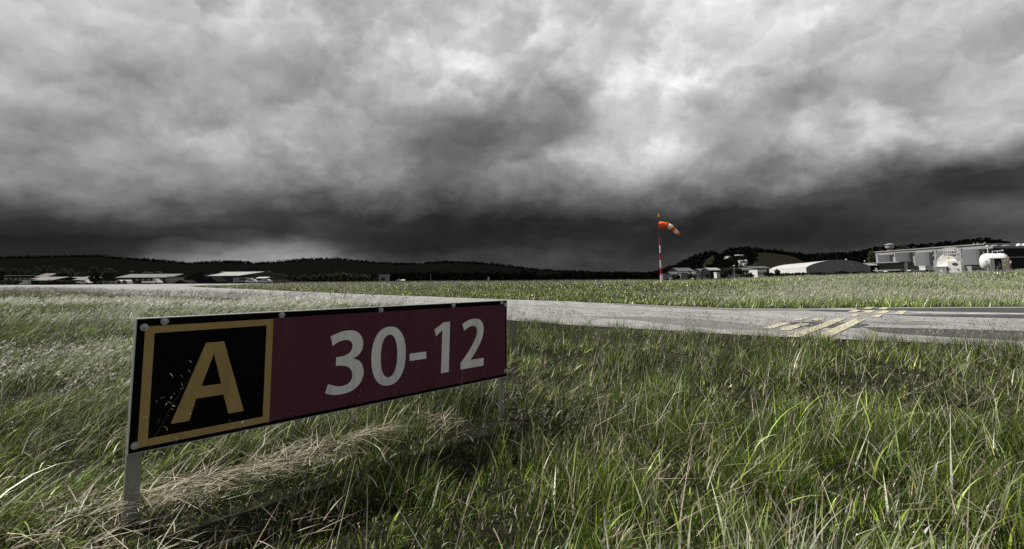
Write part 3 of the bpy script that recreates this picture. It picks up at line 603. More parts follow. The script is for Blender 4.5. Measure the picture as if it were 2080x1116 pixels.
# white tail plane of a glider trailer near the dark block, small far things
gable('hut', 'tiny white gabled hut right of the willow row', 'hut', 804, 811, 570, 567.6, 260, 3, m['wallwhite'], m['roof'], 0, False)
gable('hut', 'tiny white hut second right of the willow row', 'hut', 815, 821, 570.4, 568.6, 260, 3, m['wallwhite'], m['roofwhite'], 0, True)
gable('hut', 'tiny white hut with a pointed roof on the horizon above the middle of the sign', 'hut', 990, 994, 565, 561, 330, 3, m['wallwhite'], m['roof'], 0, False)
def pole(px, ytop, D, label, r=.09, mtl='wallmid', head=None, name='lamp_post', cat='lamp post'):
    x = pxs(px, D); z = Tz(x, D); h = zpx(px, ytop, D)-z; t = thing(name, label, cat, (x, D, z))
    MB().tube([(0, 0, -.2), (0, 0, h)], r, 8).build('pole', m[mtl], t, True)
    if head: MB().lathe([(.06, h+.002), (.38, h+.05), (.4, h+.35), (.1, h+.5)], 10).build('lamp_head', m[head], t, True)
    else: MB().box(-.03, .45, -.03, .03, h*.9, h*.9+.08).build('arm', m[mtl], t)
pole(875, 557, 240, 'thin pale mast on the horizon right of the willow row', .08, name='mast', cat='mast')
pole(1492, 541.5, 190, 'pale lamp post with a round head in front of the dark clump of trees', .1, 'wallmid', 'wallwhite')
pole(1721, 528.5, 240, 'thin post with a white round head behind the arched hangar roof', .08, 'walldark', 'wallwhite')
pole(1759, 531.5, 240, 'short post with a white head behind the roof of the low link building', .08, 'walldark', 'wallwhite')
pole(396, 552, 185, 'thin dark flagpole before the roof ridge of the broad hangar', .06, 'walldark', name='flagpole', cat='flagpole')

# right: arched hangar
DA = 200; pA = np.array([pxs(1639, DA), DA]); dl = np.array([16., 60.])/62.1; dg = np.array([60., -16.])/62.1; WG = 22.5; LG = 62
t = thing('arched_hangar', 'white arched roof hangar with an end wall coloured as in shade on the right', 'hangar', (pA[0], pA[1], Tz(*pA)), math.atan2(dg[1], dg[0]))
z0 = Tz(*pA); he = zpx(1639, 544, DA)-z0; hp = zpx(1695, 530, DA)-z0
arc = [(WG*(1-math.cos(a))/2 if 0 else WG*f, he+(hp-he)*(1-(2*f-1)**2)**.85) for f in np.linspace(0, 1, 19) for a in (0,)]
MB().prism([(0, -2)]+arc+[(WG, -2)], .0, LG, 'y').build('wall', m['wallgrey'], t)  # end wall grey against the white side: its shade is put into the colour
ro = [(x, z+.03) for x, z in arc]; ru = [(x, z+.22) for x, z in arc[::-1]]
MB().prism(ro+ru, -.15, LG+.2, 'y').build('roof', m['roofwhite'], t, True)
sk = MB(); sk.box(-.12, -.01, .0, LG, -.5, he); sk.build('side_cladding', m['wallwhite'], t)
for f in (.72,): MB().box(WG*f, WG*f+1.2, -.06, -.004, .1, 2.3).build('door', m['wallmid'], t)
MB().box(WG*.52, WG*.52+.9, -.05, -.004, .1, 2.0).build('door', m['walldark'], t)
MB().lathe([(.3, -.25), (.3, -.02)], 10, 'y', (WG*.71, 0, hp*.72)).build('wall_lamp', m['wallwhite'], t)
# low link building
gable('link_building', 'low pale roofed link building between the arched hangar and the bayed hall', 'building', 1733, 1790, 540.5, 535.2, 228, 14, m['walldark'], m['roofpale'], 0, True)
# bayed hall
XF = 169.; YA, YB = 176., 229.
zb = Tz(XF, 190); HT = 12.4-zb
t = thing('bayed_hall', 'large pale hall with five curved grey bays along its front', 'building', (XF, YA, zb)); BL = YB-YA
MB().box(0, 40, 0, BL, 2.5, HT).build('wall', m['wallmid'], t)
MB().box(.8, 39, .4, BL-.4, -3, 2.497).build('ground_floor', m['walldark'], t)
MB().box(-.4, 40.4, -.4, BL+.4, HT+.003, HT+.35).build('roof', m['roofpale'], t)
def yb(px): return XF/((px-1040)/1000.)-YA-0.0
for i, (a, b, zlo) in enumerate([(1782, 1812, 7.6), (1817, 1853, 7.6), (1857, 1893, 5.4), (1901, 1938, 5.2), (1952, 1996, 4.9)]):
    y1, y0 = yb(a), yb(b); w = (y1-y0)/2; c = (y0+y1)/2-.4; w *= .90
    prof = [(-1.7*math.sin(th)**.8-.02, c-w*math.cos(th)) for th in np.linspace(.12, math.pi-.12, 9)]
    bay = MB().prism([(0.02, c-w)]+prof+[(0.02, c+w)], zlo-zb, HT-1.5+(.5 if i == 1 else 0), 'z').build('curved_bay', m['bay2' if i < 2 else 'silo'], t)
    for yy in (c-w-.55, c+w+.5):
        for zz in (5.2, 7.4, 9.6):
            if zz > zlo+.5: MB().box(-.05, -.003, yy-.28, yy+.28, zz-zb+.2, zz-zb+1.8).build('window', m['glass'], t)
MB().box(-6, -.01, yb(1853), yb(1782)+1, 7.1-zb, 7.45-zb).build('canopy', m['wallmid'], t)
MB().box(-5.9, -5.5, yb(1784), yb(1784)+.5, -1, 7.09-zb).build('column', m['wallwhite'], t)
MB().box(-3.2, -2.8, yb(1852)-.6, yb(1852)+.6, 1.0-zb+1, 6.9-zb).build('stair_tower', m['wallwhite'], t)
for px_ in (1963, 1971, 1985): MB().lathe([(.28, HT+.36), (.28, HT+.9), (.12, HT+1.0)], 10, 'z', (3, yb(px_), 0)).build('roof_vent', m['wallmid'], t)
# low white plinth of containers
shed('white_container', 'white container in front of the third curved bay', 'container', 1881, 1897, 540.2, 165, 2.5, m['wallwhite'], m['wallwhite'], 0)
shed('dark_container', 'dark container left of the white container below the third bay', 'container', 1868, 1880, 540.5, 168, 2.5, m['walldark'], m['walldark'], 0)
shed('long_container', 'long white low container below the fourth and fifth curved bays', 'container', 1950, 1974, 539.3, 160, 2.5, m['wallwhite'], m['wallwhite'], 0)
shed('glazed_cabin', 'low cabin with dark glazing below the fifth curved bay', 'building', 1975, 1997, 538.2, 158, 3, m['tankgrey'], m['roofdark'], 0, 4)
# control tower cab
DT = 250; xt = pxs(1812, DT); zt = Tz(xt, DT)
t = thing('control_tower', 'small round control tower rising behind the first two curved bays', 'tower', (xt, DT, zt)); h0 = zpx(1812, 508, DT)-zt+1.0
MB().lathe([(1.1, 0), (1.1, h0-.8), (1.8, h0)], 16).build('shaft', m['wallmid'], t, True); MB().lathe([(1.9, h0+.01), (1.9, h0+1.5)], 16).build('cab_glass', m['paleglass'], t)
MB().lathe([(2.2, h0+1.52), (2.1, h0+1.8), (.4, h0+2.3)], 16).build('roof', m['wallmid'], t)
# dark wing
DW = 172; x0 = 167.4; z0 = Tz(x0, DW); h = zpx(2040, 500, DW)-z0
t = thing('dark_wing', 'long black clad wing with a grey parapet at the right edge', 'building', (x0, DW+.5, z0))
MB().box(1.2, 80, 0, 3.3, -3, h-.8).build('wall', m['walldark'], t); MB().box(1.0, 80.2, -.2, 3.4, h-.797, h).build('parapet', m['wallmid'], t)
MB().box(1.1, 80.1, -.16, -.01, h*.60, h*.60+.35).build('trim_strip', m['wallmid'], t)
MB().box(3, 4, -.06, -.004, 4.2, h-1.4).build('window', m['glass'], t)
for xx, ww in ((3.5, 2.2), (7.5, 2.6)): MB().lathe([(ww/2, h+.003), (ww/2, h+.25), (ww/4, h+.5)], 12, 'z', (xx, 1.7, 0)).build('roof_light', m['wallmid'], t)
for xx in (12.2, 14.0): MB().lathe([(.85, h+.003), (.85, h+.4), (.5, h+.85), (.1, h+1.0)], 12, 'z', (xx, 1.7, 0)).build('roof_dome', m['wallwhite'], t, True)
# light aircraft by the canopy
def plane(px, D, label, rz):
    x = pxs(px, D); t = thing('light_aircraft', label, 'aircraft', (x, D, Tz(x, D)+.2), rz)
    MB().lathe([(.05, -3.9), (.18, -3.0), (.42, -1.0), (.62, .5), (.6, 1.6), (.42, 2.6), (.15, 3.0)], 14, 'x', (0, 0, 1.25)).build('fuselage', m['tank'], t, True)
    MB().box(.1, 1.5, -5.2, 5.2, 2.0, 2.14).build('wing', m['tank'], t, bevel=.05)
    MB().prism([(-3.9, 1.3), (-2.9, 1.35), (-3.5, 2.9), (-4.1, 2.9)], -.05, .05, 'y').build('tail_fin', m['tank'], t)
    MB().box(-3.9, -3.1, -1.6, 1.6, 1.42, 1.5).build('tailplane', m['tank'], t)
    for sy in (-1.1, 1.1): MB().lathe([(.1, sy-.08), (.25, sy-.08), (.25, sy+.08), (.1, sy+.08)], 14, 'y', (.7, 0, .25)).build('wheel', m['tyre'], t)
    MB().prism([(.5, 1.55), (1.7, 1.55), (1.25, 1.99), (.6, 1.99)], -.61, .61, 'y').build('cabin_window', m['glass'], t)
plane(1800, 172, 'white high wing light aircraft under the canopy of the bayed hall', .15)
car(1861, 160, 'white van parked under the second curved bay', 'carwhite', 0, van=True, name='parked_van')
car(1849, 162, 'small green car left of the white van under the second bay', 'cargreen', 0)
car(1826, 165, 'dark car beside the light aircraft', 'cargrey', 0)

# ---------------------------------------------------------------- fuel tanks near the crest
D1 = 58.; k = D1/1000.
def T1(px, D=58.): x = pxs(px, D); return x, Tz(x, D)
x, z = T1(1930); bz = zpx(1930, 549, D1)
t = thing('fuel_tank', 'white fuel tank with a railed platform and a white cabinet bearing a dark oval', 'tank', (x, D1, bz), math.radians(-54)); t.scale = (.72, .62, 1.0)
# upright end of the tank body
MB().lathe([(.1, 1.6), (.75, 1.5), (1.15, 1.15), (1.3, .75), (1.3, -2.6)], 32, 'y', (-.15, 1.6-1.6, 1.25)).build('tank_shell', m['tank'], t, True) if False else None
pr = [(-1.3, 0), (-1.3, .7)]+[(-1.3*math.cos(a), .7+1.0*math.sin(a)) for a in np.linspace(.15, math.pi-.15, 15)]+[(1.3, .7), (1.3, 0)]
MB().prism([(p-.15, q) for p, q in pr], -.2, 3.2, 'y').build('tank_shell', m['tank'], t, True, bevel=.03)
MB().box(-.05, 1.62, -.75, -.203, -.35, 1.05).build('cabinet', m['tank'], t, bevel=.02)
ob = MB().lathe([(.30, -.78), (.30, -.752)], 28, 'y', (0, 0, 0)).build('oval_emblem', m['emblem'], t)
ob.scale = (1.2, 1, .55); ob.location = (.87, 0, .67)
MB().lathe([(.09, -.80), (.09, -.752)], 14, 'y', (1.22, 0, .05)).build('handle', m['glass'], t)
MB().box(.72, 1.1, -.775, -.752, .10, .14).build('latch_bar', m['tankgrey'], t)
MB().box(-1.75, -.15, -.95, -.1, -.75, .36).build('skid_box', m['tankgrey'], t, bevel=.03)
MB().box(-1.8, 0-.06, -1.0, -.05, .363, .46).build('skid_lid', m['tank'], t)
MB().box(-1.0, -.75, -.962, -.952, -.2, .05).build('label_plate', m['tank'], t)
MB().prism([(-.1, 1.38), (.2, 1.38), (.05, 1.64)], -.235, -.203, 'y').build('warning_sign', m['yel'], t)
rl = MB()
for zz in (1.9, 2.27, 2.6):
    rl.tube([(-.55, .1, zz), (1.0, .1, zz)], .028, 6); rl.tube([(-.55, 1.6, zz), (1.0, 1.6, zz)], .028, 6); rl.tube([(1.0, .1, zz), (1.0, 1.6, zz)], .028, 6)
for xx in (-.55, -.05, .45, 1.0):
    for yy in (.1, 1.6): rl.tube([(xx, yy, 1.45), (xx, yy, 2.6)], .028, 6)
rl.build('railing', m['tank'], t, True); MB().box(-.6, 1.1, .05, 1.65, 1.80, 1.86).build('platform', m['tankgrey'], t)
ld = MB()
for yy in (-.1, .5): ld.tube([(-1.55, yy, .5), (-1.3, yy, 1.35), (-.6, yy, 1.85)], .04, 6)
for f in np.linspace(0, 1, 7):
    p = Vector((-1.55, 0, .5)).lerp(Vector((-.6, 0, 1.85)), f)+Vector((-.12*math.sin(f*3.14), 0, .17*math.sin(f*3.14))); ld.tube([(p.x, -.1, p.z), (p.x, .5, p.z)], .02, 6)
ld.build('ladder', m['tank'], t, True)
# second tank: lies along its own axis, rounded end to the left
D2 = 56.; bz = zpx(2020, 551, D2); x = pxs(2025, D2)
t = thing('fuel_tank', 'white rounded fuel tank with an open grey pump cabinet at the right edge', 'tank', (x, D2, bz), math.radians(-38)); t.scale = (.62, .66, .80)
prof = [(.06, -2.05), (.55, -1.98), (.95, -1.75), (1.18, -1.4), (1.25, -1.0), (1.25, 1.0), (1.18, 1.4), (.95, 1.75), (.55, 1.98), (.06, 2.05)]
MB().lathe(prof, 36, 'x', (0, 1.2, 1.3)).build('tank_shell', m['tank'], t, True)
for xx in (-1.0, .2, 1.1): MB().prism([(.35, -.6), (2.05, -.6), (2.25, .75), (.15, .75)], xx-.14, xx+.14, 'x').build('saddle_leg', m['tank'], t)
c = MB(); c.box(-.75, 1.75, -.55, -.05, .12, .22).box(-.75, 1.75, -.55, -.05, 1.75, 1.82).box(-.75, -.68, -.55, -.05, .223, 1.747).box(1.68, 1.75, -.55, -.05, .223, 1.747); c.build('pump_cabinet', m['tankgrey'], t)
MB().box(-.67, 1.67, -.12, -.06, .225, 1.745).build('cabinet_back', m['walldark'], t)
MB().box(.72, 1.66, -.56, -.53, .25, 1.72).build('cabinet_door', m['tankgrey'], t); MB().box(-.66, -.2, -.56, -.53, .25, 1.72).build('cabinet_door', m['tankgrey'], t)
pm = MB(); pm.box(0, .3, -.4, -.14, .25, .75).box(.35, .55, -.4, -.14, .5, 1.1); pm.tube([(.1, -.3, .75), (.1, -.3, 1.3), (.5, -.3, 1.3), (.5, -.3, 1.1)], .04, 8); pm.build('pump', m['tankgrey'], t, True)
MB().prism([(.95, 1.42), (1.12, 1.25), (1.29, 1.42), (1.12, 1.59)], -.572, -.562, 'y').build('hazard_diamond', m['wallwhite'], t)
MB().box(1.38, 1.62, -.572, -.562, 1.42, 1.68).build('yellow_label', m['yel'], t)
MB().box(1.0, 1.3, -.572, -.562, .75, 1.0).build('orange_label', m['yel'], t)
MB().lathe([(.1, -.03), (.1, 0)], 10, 'y', (-1.2, .0, 1.35)).build('gauge', m['glass'], t)
vp = MB(); vp.tube([(-.78, .9, 2.45), (-.78, .9, 3.45)], .06, 8); vp.lathe([(.05, 3.4), (.26, 3.5), (.3, 3.62), (.1, 3.7)], 12, 'z', (-.78, .9, 0)); vp.build('vent_mast', m['tank'], t, True)
pp = MB(); pp.tube([(-.2, .8, 2.5), (-.2, .8, 2.85), (.6, .8, 2.85), (1.15, .8, 2.9)], .045, 8); pp.tube([(.5, .8, 2.5), (.5, .8, 2.95)], .04, 8); pp.lathe([(.05, 2.82), (.13, 2.86), (.13, 2.97), (.04, 3.0)], 10, 'z', (1.2, .8, 0)); pp.build('top_pipework', m['tank'], t, True)
MB().tube([(-.35, -.3, -.4), (-.35, -.3, 2.3)], .03, 8).build('standpipe', m['tank'], t, True)
# hydrant post with white ball and red body
x = pxs(2056, 60); bz = zpx(2056, 552, 60)
t = thing('hydrant_post', 'dark red hydrant post with a white ball right of the rounded fuel tank', 'hydrant', (x, 60, bz)); t.scale = (.6, .6, 1.)
MB().tube([(0, 0, -.3), (0, 0, .95)], .09, 10).build('post', m['redp'], t, True); MB().lathe([(.02, .951), (.13, 1.0), (.17, 1.12), (.13, 1.24), (.02, 1.3)], 12).build('ball', m['wallwhite'], t, True); MB().box(-.3, .3, -.1, .1, -.3, .3).build('base', m['redp'], t)
# short white marker posts
for i, px in enumerate((1858, 1863, 1867.5, 1872)):
    x = pxs(px, 54); z = zpx(px, 561, 54); t = tag(MB().box(-.06, .06, -.04, .04, 0, .42).build('marker_post', m['wallwhite'], None, bevel=.01, loc=(x, 54, z)), 'short white marker post, one of four in a row left of the white fuel tank', 'marker post', 'four white marker posts')
x = pxs(1362, 66); tag(MB().prism([(-.11, 0), (.11, 0), (.09, .7), (-.09, .7)], -.06, .06, 'y').build('marker_post', m['wallwhite'], None, loc=(x, 66, Tz(x, 66)+.05)), 'small pale marker stub in the grass just right of the windsock', 'marker post')

# right middle distance: low industrial buildings (1380..1560)
gable('industrial_hall', 'low hall with a bright slanting roof right of the windsock', 'building', 1379, 1410, 551.5, 544.6, 240, 14, m['walldark'], m['roof'], 0, True)
gable('industrial_hall', 'wide low dark hall in front of the bright slanting roof', 'building', 1366, 1404, 558, 553, 225, 10, m['wallshade'], m['roof'], 0, True, base=.5)
shed('grey_cabin', 'grey box cabin before the wide low dark hall', 'cabin', 1383, 1396, 554.4, 205, 4, m['wallgrey'], m['roofdark'])
shed('grey_cabin', 'pale grey cabin half hidden behind the windsock mast', 'cabin', 1346, 1354, 554.5, 215, 4, m['wallgrey'], m['roofdark'])
gable('house', 'small white house with a pointed gable between the low halls', 'house', 1412, 1418, 556, 552.4, 215, 6, m['wallwhite'], m['roof'], 0, False, 1)
gable('industrial_hall', 'grey roofed cluster building left of the ribbed pale roof', 'building', 1425, 1444, 552, 546.5, 245, 12, m['wallshade'], m['roof'], 0, True, 3, winmat='paleglass')
gable('industrial_hall', 'dark hall with a ribbed pale roof left of the dark clump of trees', 'building', 1443, 1466, 549.6, 544.4, 235, 12, m['walldark'], m['roofpale'], 0, True)
shed('white_container', 'small white container before the ribbed pale roof hall', 'container', 1456, 1463, 553.4, 215, 3, m['wallwhite'], m['wallwhite'])
gable('industrial_hall', 'long grey hall with a light fascia right of the dark clump of trees', 'building', 1504, 1536, 549.5, 544, 240, 14, m['wallshade'], m['roof'], 0, True, 5, winmat='paleglass')
gable('industrial_hall', 'dark roofed hall between the long grey hall and the arched hangar', 'building', 1530, 1565, 545.6, 541, 260, 14, m['walldark'], m['roof'], 0, True)
shed('white_hall', 'white walled shed with dark gaps just left of the arched hangar', 'building', 1539, 1558, 546.6, 225, 8, m['wallwhite'], m['roof'], 0, 4)
# white houses on the wooded hill
HH_ = [(1436, 538, 7, 'white house alone at the foot of the left wooded hill'), (1478, 523, 5, 'left one of two white houses high on the wooded hill'), (1483.5, 522, 5, 'right one of two white houses high on the wooded hill'),
 (1502, 519.6, 8, 'widest and topmost white house on the wooded hill'), (1511.5, 519.6, 4, 'small white house right of the topmost wide one'), (1507.5, 531, 5, 'left house of three halfway down the wooded hill'),
 (1513.5, 530.4, 4.5, 'middle house of three halfway down the wooded hill'), (1519, 530.2, 4, 'right house of three halfway down the wooded hill'), (1508, 537.6, 4.5, 'left house of the lower pair below the three'),
 (1515, 537.2, 4.5, 'right house of the lower pair below the three'), (1537, 538.4, 5, 'white gabled house above the dark roofed hall'), (1549.5, 536.6, 7, 'bright white house just left of the arched hangar roof'), (1560.5, 519, 6.5, 'dim grey house near the hilltop above the arched hangar')]
# ------------------------------------------------------------------ hills
def hill(name, prof, D, front, back, m_, bumpy=6., label=None, low=-2.):
    xs = np.array([p[0] for p in prof], float); ys = np.array([p[1] for p in prof], float)
    n = int((xs[-1]-xs[0])/6)+1; px = np.linspace(xs[0], xs[-1], n); py = np.interp(px, xs, ys)
    hz = np.array([zpx(a, b, D) for a, b in zip(px, py)])-3.0; xx = (px-1040)/1000.
    rows = []; K = 16
    for j in range(K*2+1):
        f = j/K-1; d = D+(f*front if f < 0 else f*back); s_ = math.cos(abs(f)*math.pi/2)**1.3
        z = low+(hz-low)*s_; z = z+bumpy*(fbm(xx*D/60+3, np.full(n, d/60.))-.5)*min(1, s_*2)*(1 if f else .3)
        rows.append(np.stack([xx*d, np.full(n, d), z], -1))
    V = np.concatenate(rows); idx = np.arange(len(V)).reshape(len(rows), n); Q = np.stack([idx[:-1, :-1], idx[:-1, 1:], idx[1:, 1:], idx[1:, :-1]], -1).reshape(-1, 4)
    me = np_mesh(name, V, Q)
    for p in me.polygons: p.use_smooth = True
    return tag(new_obj(name, me, m_), label, kind='structure'), (xs, ys, D, front, back, low)
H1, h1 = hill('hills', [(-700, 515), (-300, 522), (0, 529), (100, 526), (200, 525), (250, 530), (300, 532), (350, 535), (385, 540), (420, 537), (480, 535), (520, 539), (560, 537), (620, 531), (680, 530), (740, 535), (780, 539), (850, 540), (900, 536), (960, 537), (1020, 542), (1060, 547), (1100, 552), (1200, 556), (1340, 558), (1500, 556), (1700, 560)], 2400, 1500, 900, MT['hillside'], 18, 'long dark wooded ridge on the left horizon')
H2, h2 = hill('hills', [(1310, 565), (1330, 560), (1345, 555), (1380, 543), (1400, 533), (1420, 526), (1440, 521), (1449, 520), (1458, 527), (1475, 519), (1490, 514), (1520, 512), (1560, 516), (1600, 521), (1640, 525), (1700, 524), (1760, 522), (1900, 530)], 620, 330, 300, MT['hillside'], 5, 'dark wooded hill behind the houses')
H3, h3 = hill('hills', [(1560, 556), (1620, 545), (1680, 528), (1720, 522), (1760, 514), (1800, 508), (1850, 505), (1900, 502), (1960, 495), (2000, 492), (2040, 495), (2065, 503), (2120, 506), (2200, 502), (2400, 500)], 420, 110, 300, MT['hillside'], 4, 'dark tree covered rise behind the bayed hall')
def hill_z(h, px, d):
    xs, ys, D, front, back, low = h; py = np.interp(px, xs, ys); hz = EYE+((567-.0057*(px-1040))-py)/1000.*D-3
    f = (d-D)/np.where(d < D, front, back); return low+(hz-low)*np.cos(np.clip(np.abs(f), 0, 1)*math.pi/2)**1.3
def hill_depth(h, px, y, lo, hi):
    ds = np.linspace(lo, hi, 300); zs = hill_z(h, px, ds); want = EYE+((567-.0057*(px-1040))-y)/1000.*ds; k = np.nonzero(zs+.5 >= want)[0]; return float(ds[k[0]]) if len(k) else hi
HH2 = []
for i, (px, y, w, lab) in enumerate(HH_):
    D = hill_depth(h2, px, y+2.4, 300, 615); HH2.append((px, y, w, D))
    gable('house', lab, 'house', px-w/2, px+w/2, y, y-2.0, D, 6, m['wallwhite' if i < 12 else 'wallmid'], m['roofpale' if i % 2 else 'roof'], random.uniform(-.4, .4), i % 3 != 1, 2, 'houses on the wooded hill', base=zpx(px, y+2.6, D), over=.2)
for px, y, D, wpx, lab in FAR_LEFT:
    D = hill_depth(h1, px, y+1.6, 950, 2300)
    gable('house', lab, 'house', px-wpx*.36, px+wpx*.36, y+.5, y-.9, D, 12, m['wallgrey'], m['roofdark'], 0, True, 2, 'houses on the far left slope', base=zpx(px, y+2.6, D))
# pasture on the hill, bare of trees
def drape(name, h, pxr, dr, lift, m_, edge):
    n, k = 30, 14; V = []
    for j in range(k):
        for i in range(n):
            px = pxr[0]+(pxr[1]-pxr[0])*i/(n-1); f = j/(k-1); d0, d1 = edge(i/(n-1)); d = d0+(d1-d0)*f
            V.append(((px-1040)/1000.*d, d, float(hill_z(h, px, d))+lift+5*0))
    idx = np.arange(n*k).reshape(k, n); Q = np.stack([idx[:-1, :-1], idx[:-1, 1:], idx[1:, 1:], idx[1:, :-1]], -1).reshape(-1, 4)
    me = np_mesh(name, np.array(V), Q); [setattr(p, 'use_smooth', True) for p in me.polygons]
    return tag(new_obj(name, me, m_), kind='structure')
drape('pasture', h2, (1530, 1640), 0, 2.8, MT['hillfield'], lambda f: (330, 330+230*math.sin(math.pi*min(1, f*.9+.12))**.5))
drape('pasture', h2, (1425, 1452), 0, 2.8, MT['hillfield'], lambda f: (400, 400+150*f))

# ------------------------------------------------------------------ foliage
def leaves(cx, cy, cz, rx, rz_, n, size, cols, shape='round', seed=0, clumps=None):
    """leaf sized faces spread through clumps of a crown volume; returns verts, tris, colours"""
    g = np.random.default_rng(seed); k = clumps or 9
    if shape == 'cone':
        h = g.random(k)**.8; ang = g.random(k)*2*np.pi; rr = rx*(1-h)*.8*g.random(k)**.5; cc = np.stack([rr*np.cos(ang), rr*np.sin(ang), rz_*(2*h-1)], -1); cr = rx*(.55*(1-h)+.12)
    elif shape == 'column':
        h = g.random(k); ang = g.random(k)*2*np.pi; pr = np.sin(np.pi*np.clip(h*.85+.12, 0, 1))**.6; rr = rx*.55*pr*g.random(k)**.5; cc = np.stack([rr*np.cos(ang), rr*np.sin(ang), rz_*(2*h-1)*.9], -1); cr = rx*.55*pr
    else:
        d = g.normal(size=(k, 3)); d /= np.linalg.norm(d, axis=1)[:, None]; cc = d*(g.random(k)**.45)[:, None]*np.array([rx*.66, rx*.66, rz_*.66]); cr = rx*(.32+.22*g.random(k))
    w = np.asarray(cr)**2; w = w/w.sum(); ci = g.choice(k, n, p=w)
    d = g.normal(size=(n, 3)); d /= np.linalg.norm(d, axis=1)[:, None]; r = g.random(n)**.35
    C = cc[ci]+d*(r*np.asarray(cr)[ci])[:, None]*np.array([1, 1, .85])
    a = g.normal(size=(n, 3)); a /= np.linalg.norm(a, axis=1)[:, None]; b = np.cross(a, g.normal(size=(n, 3))); b /= np.linalg.norm(b, axis=1)[:, None]
    s_ = size*(.5+g.random(n))[:, None]; V = np.stack([C-a*s_, C+b*s_*.6, C+a*s_, C-b*s_*.6], 1).reshape(-1, 3)+np.array([cx, cy, cz])
    Q = np.arange(4*n).reshape(-1, 4); tone = (g.random(k)*.5+.75)[ci]; base = np.array(cols)[g.integers(0, len(cols), n)]*tone[:, None]*(.8+.4*g.random(n))[:, None]
    return V, Q, np.repeat(base, 4, 0)
DKG = [(.060, .072, .040), (.042, .052, .028), (.085, .088, .056)]
def tree_proto(kind, seed):
    cfg = dict(round=(3.0, 3.2, 5.0, 'round', 1500, .34), column=(1.7, 4.3, 5.2, 'column', 1500, .30), bush=(1.6, 1.3, 1.5, 'round', 700, .26), conifer=(2.0, 4.5, 5.2, 'cone', 1300, .28), willow=(2.1, 2.9, 3.4, 'column', 1300, .30))[kind]
    rx, rz_, cz, sh, n, sz = cfg; cols = [(.075, .085, .05), (.06, .07, .04), (.09, .095, .062)] if kind == 'willow' else DKG
    V, Q, C = leaves(0, 0, cz, rx, rz_, n, sz, cols, sh, seed, 16 if kind != 'bush' else 10); me = np_mesh('crown', V, Q, None, C); me.materials.append(MT['leaf'])
    b = MB(); b.tube([(0, 0, -.6), (.05, 0, cz*.5), (0, .05, cz)], .24, 7, .08)
    for k in range(4):
        a = k*1.6+seed; b.tube([(0, 0, cz*(.35+.1*k)), (rx*.3*math.cos(a), rx*.3*math.sin(a), cz*(.55+.1*k)), (rx*.6*math.cos(a), rx*.6*math.sin(a), cz*(.7+.1*k))], .09, 5, .03)
    tm = b.build('trunk', MT['bark']); tmesh = tm.data; bpy.data.objects.remove(tm); return me, tmesh
PROTO = {k: [tree_proto(k, i*7+3) for i in range(3)] for k in ('round', 'column', 'bush', 'conifer', 'willow')}
PH = dict(round=8.4, column=9.7, bush=2.9, conifer=9.9, willow=6.5); PW = dict(round=6.2, column=3.6, bush=3.4, conifer=4.2, willow=4.2)
def tree(kind, px, ytop, D, wpx, label, group=None, base=None, name=None):
    x = pxs(px, D); z = Tz(x, D) if base is None else base; h = zpx(px, ytop, D)-z; w = wpx*D/1000.
    t = thing(name or dict(round='broadleaf_tree', column='columnar_tree', bush='bush', conifer='conifer_tree', willow='willow_tree')[kind], label, 'bush' if kind == 'bush' else 'tree', (x, D, z), random.uniform(0, 6.28), group)
    cm, tm = random.choice(PROTO[kind]); s = h/PH[kind]; sw = w/PW[kind]; t.scale = (sw, sw, s)
    new_obj('crown', cm, None, t); new_obj('trunk', tm, None, t); return t
g1 = 'trees on the far left'
tree('column', 189, 536, 178, 20, 'taller left one of the twin tall dark trees', g1); tree('column', 196, 540, 180, 16, 'right flank of the taller twin tree, tight against it', g1)
tree('column', 212, 543, 176, 15, 'left half of the shorter twin dark tree by the trailer', g1); tree('round', 223, 542, 177, 24, 'broad shorter twin dark tree above the pale trailer', g1)
tree('round', 128, 542, 200, 26, 'round dark tree with a pale lit crown left of the twin trees', g1); tree('round', 142, 543, 204, 20, 'round dark tree close right of its pale lit neighbour', g1)
tree('round', 164, 549, 196, 20, 'low round dark tree between the pale lit pair and the twin trees', g1)
tree('round', 75, 537, 232, 12, 'slim pale tree above the left side of the brown tiled roof', g1); tree('round', 88, 536, 228, 16, 'tall dark tree directly above the brown tiled roof', g1); tree('round', 100, 537, 226, 14, 'tall dark tree over the right side of the brown tiled roof', g1)
tree('column', 108, 543, 222, 12, 'narrow dark tree right of the brown tiled roof', g1)
for i, (px, y, w, lb) in enumerate([(4, 541, 18, 'dark tree cut by the left edge of the picture'), (26, 542, 16, 'dark domed tree second from the left edge'), (34, 544, 12, 'small dark tree behind the domed one near the left edge'), (43, 542, 12, 'dark tree above the right part of the flat white roof'), (57, 545, 12, 'round dark tree at the end of the flat white roof')]):
    tree('round', px, y, 240, w, lb, g1)
g2 = 'bushes along the far left apron'
for i, (px, y, w, lb) in enumerate([(6, 568, 16, 'dark bush at the very left edge of the apron'), (20, 566, 18, 'dark bush second from the left along the apron'), (34, 567, 16, 'dark bush just left of the small white annex'), (90, 570, 14, 'low bush in front of the far left hall'), (104, 567, 16, 'bush in front of the right end of the far left hall'), (118, 565.5, 20, 'tallest bush before the low halls'), (132, 567, 16, 'bush right of the tallest one'), (144, 569.5, 14, 'small bush at the right end of the bush row'), (203, 569, 12, 'bush under the twin tall trees')]):
    tree('bush', px, y, 160, w, lb, g2)
g3 = 'row of pale willows behind the field'
specs = [(556, 557, 12), (566, 555, 13), (575, 554.5, 12), (583, 558, 10), (598, 559, 12), (607, 559.5, 11), (617, 556, 13), (626, 559, 12), (637, 558, 12), (650, 555.5, 13), (661, 554.5, 12), (671, 555, 13), (684, 552.5, 14), (697, 553, 14), (709, 553, 13), (719, 554.5, 13), (731, 555.5, 12), (741, 556, 12), (750, 557.5, 11)]
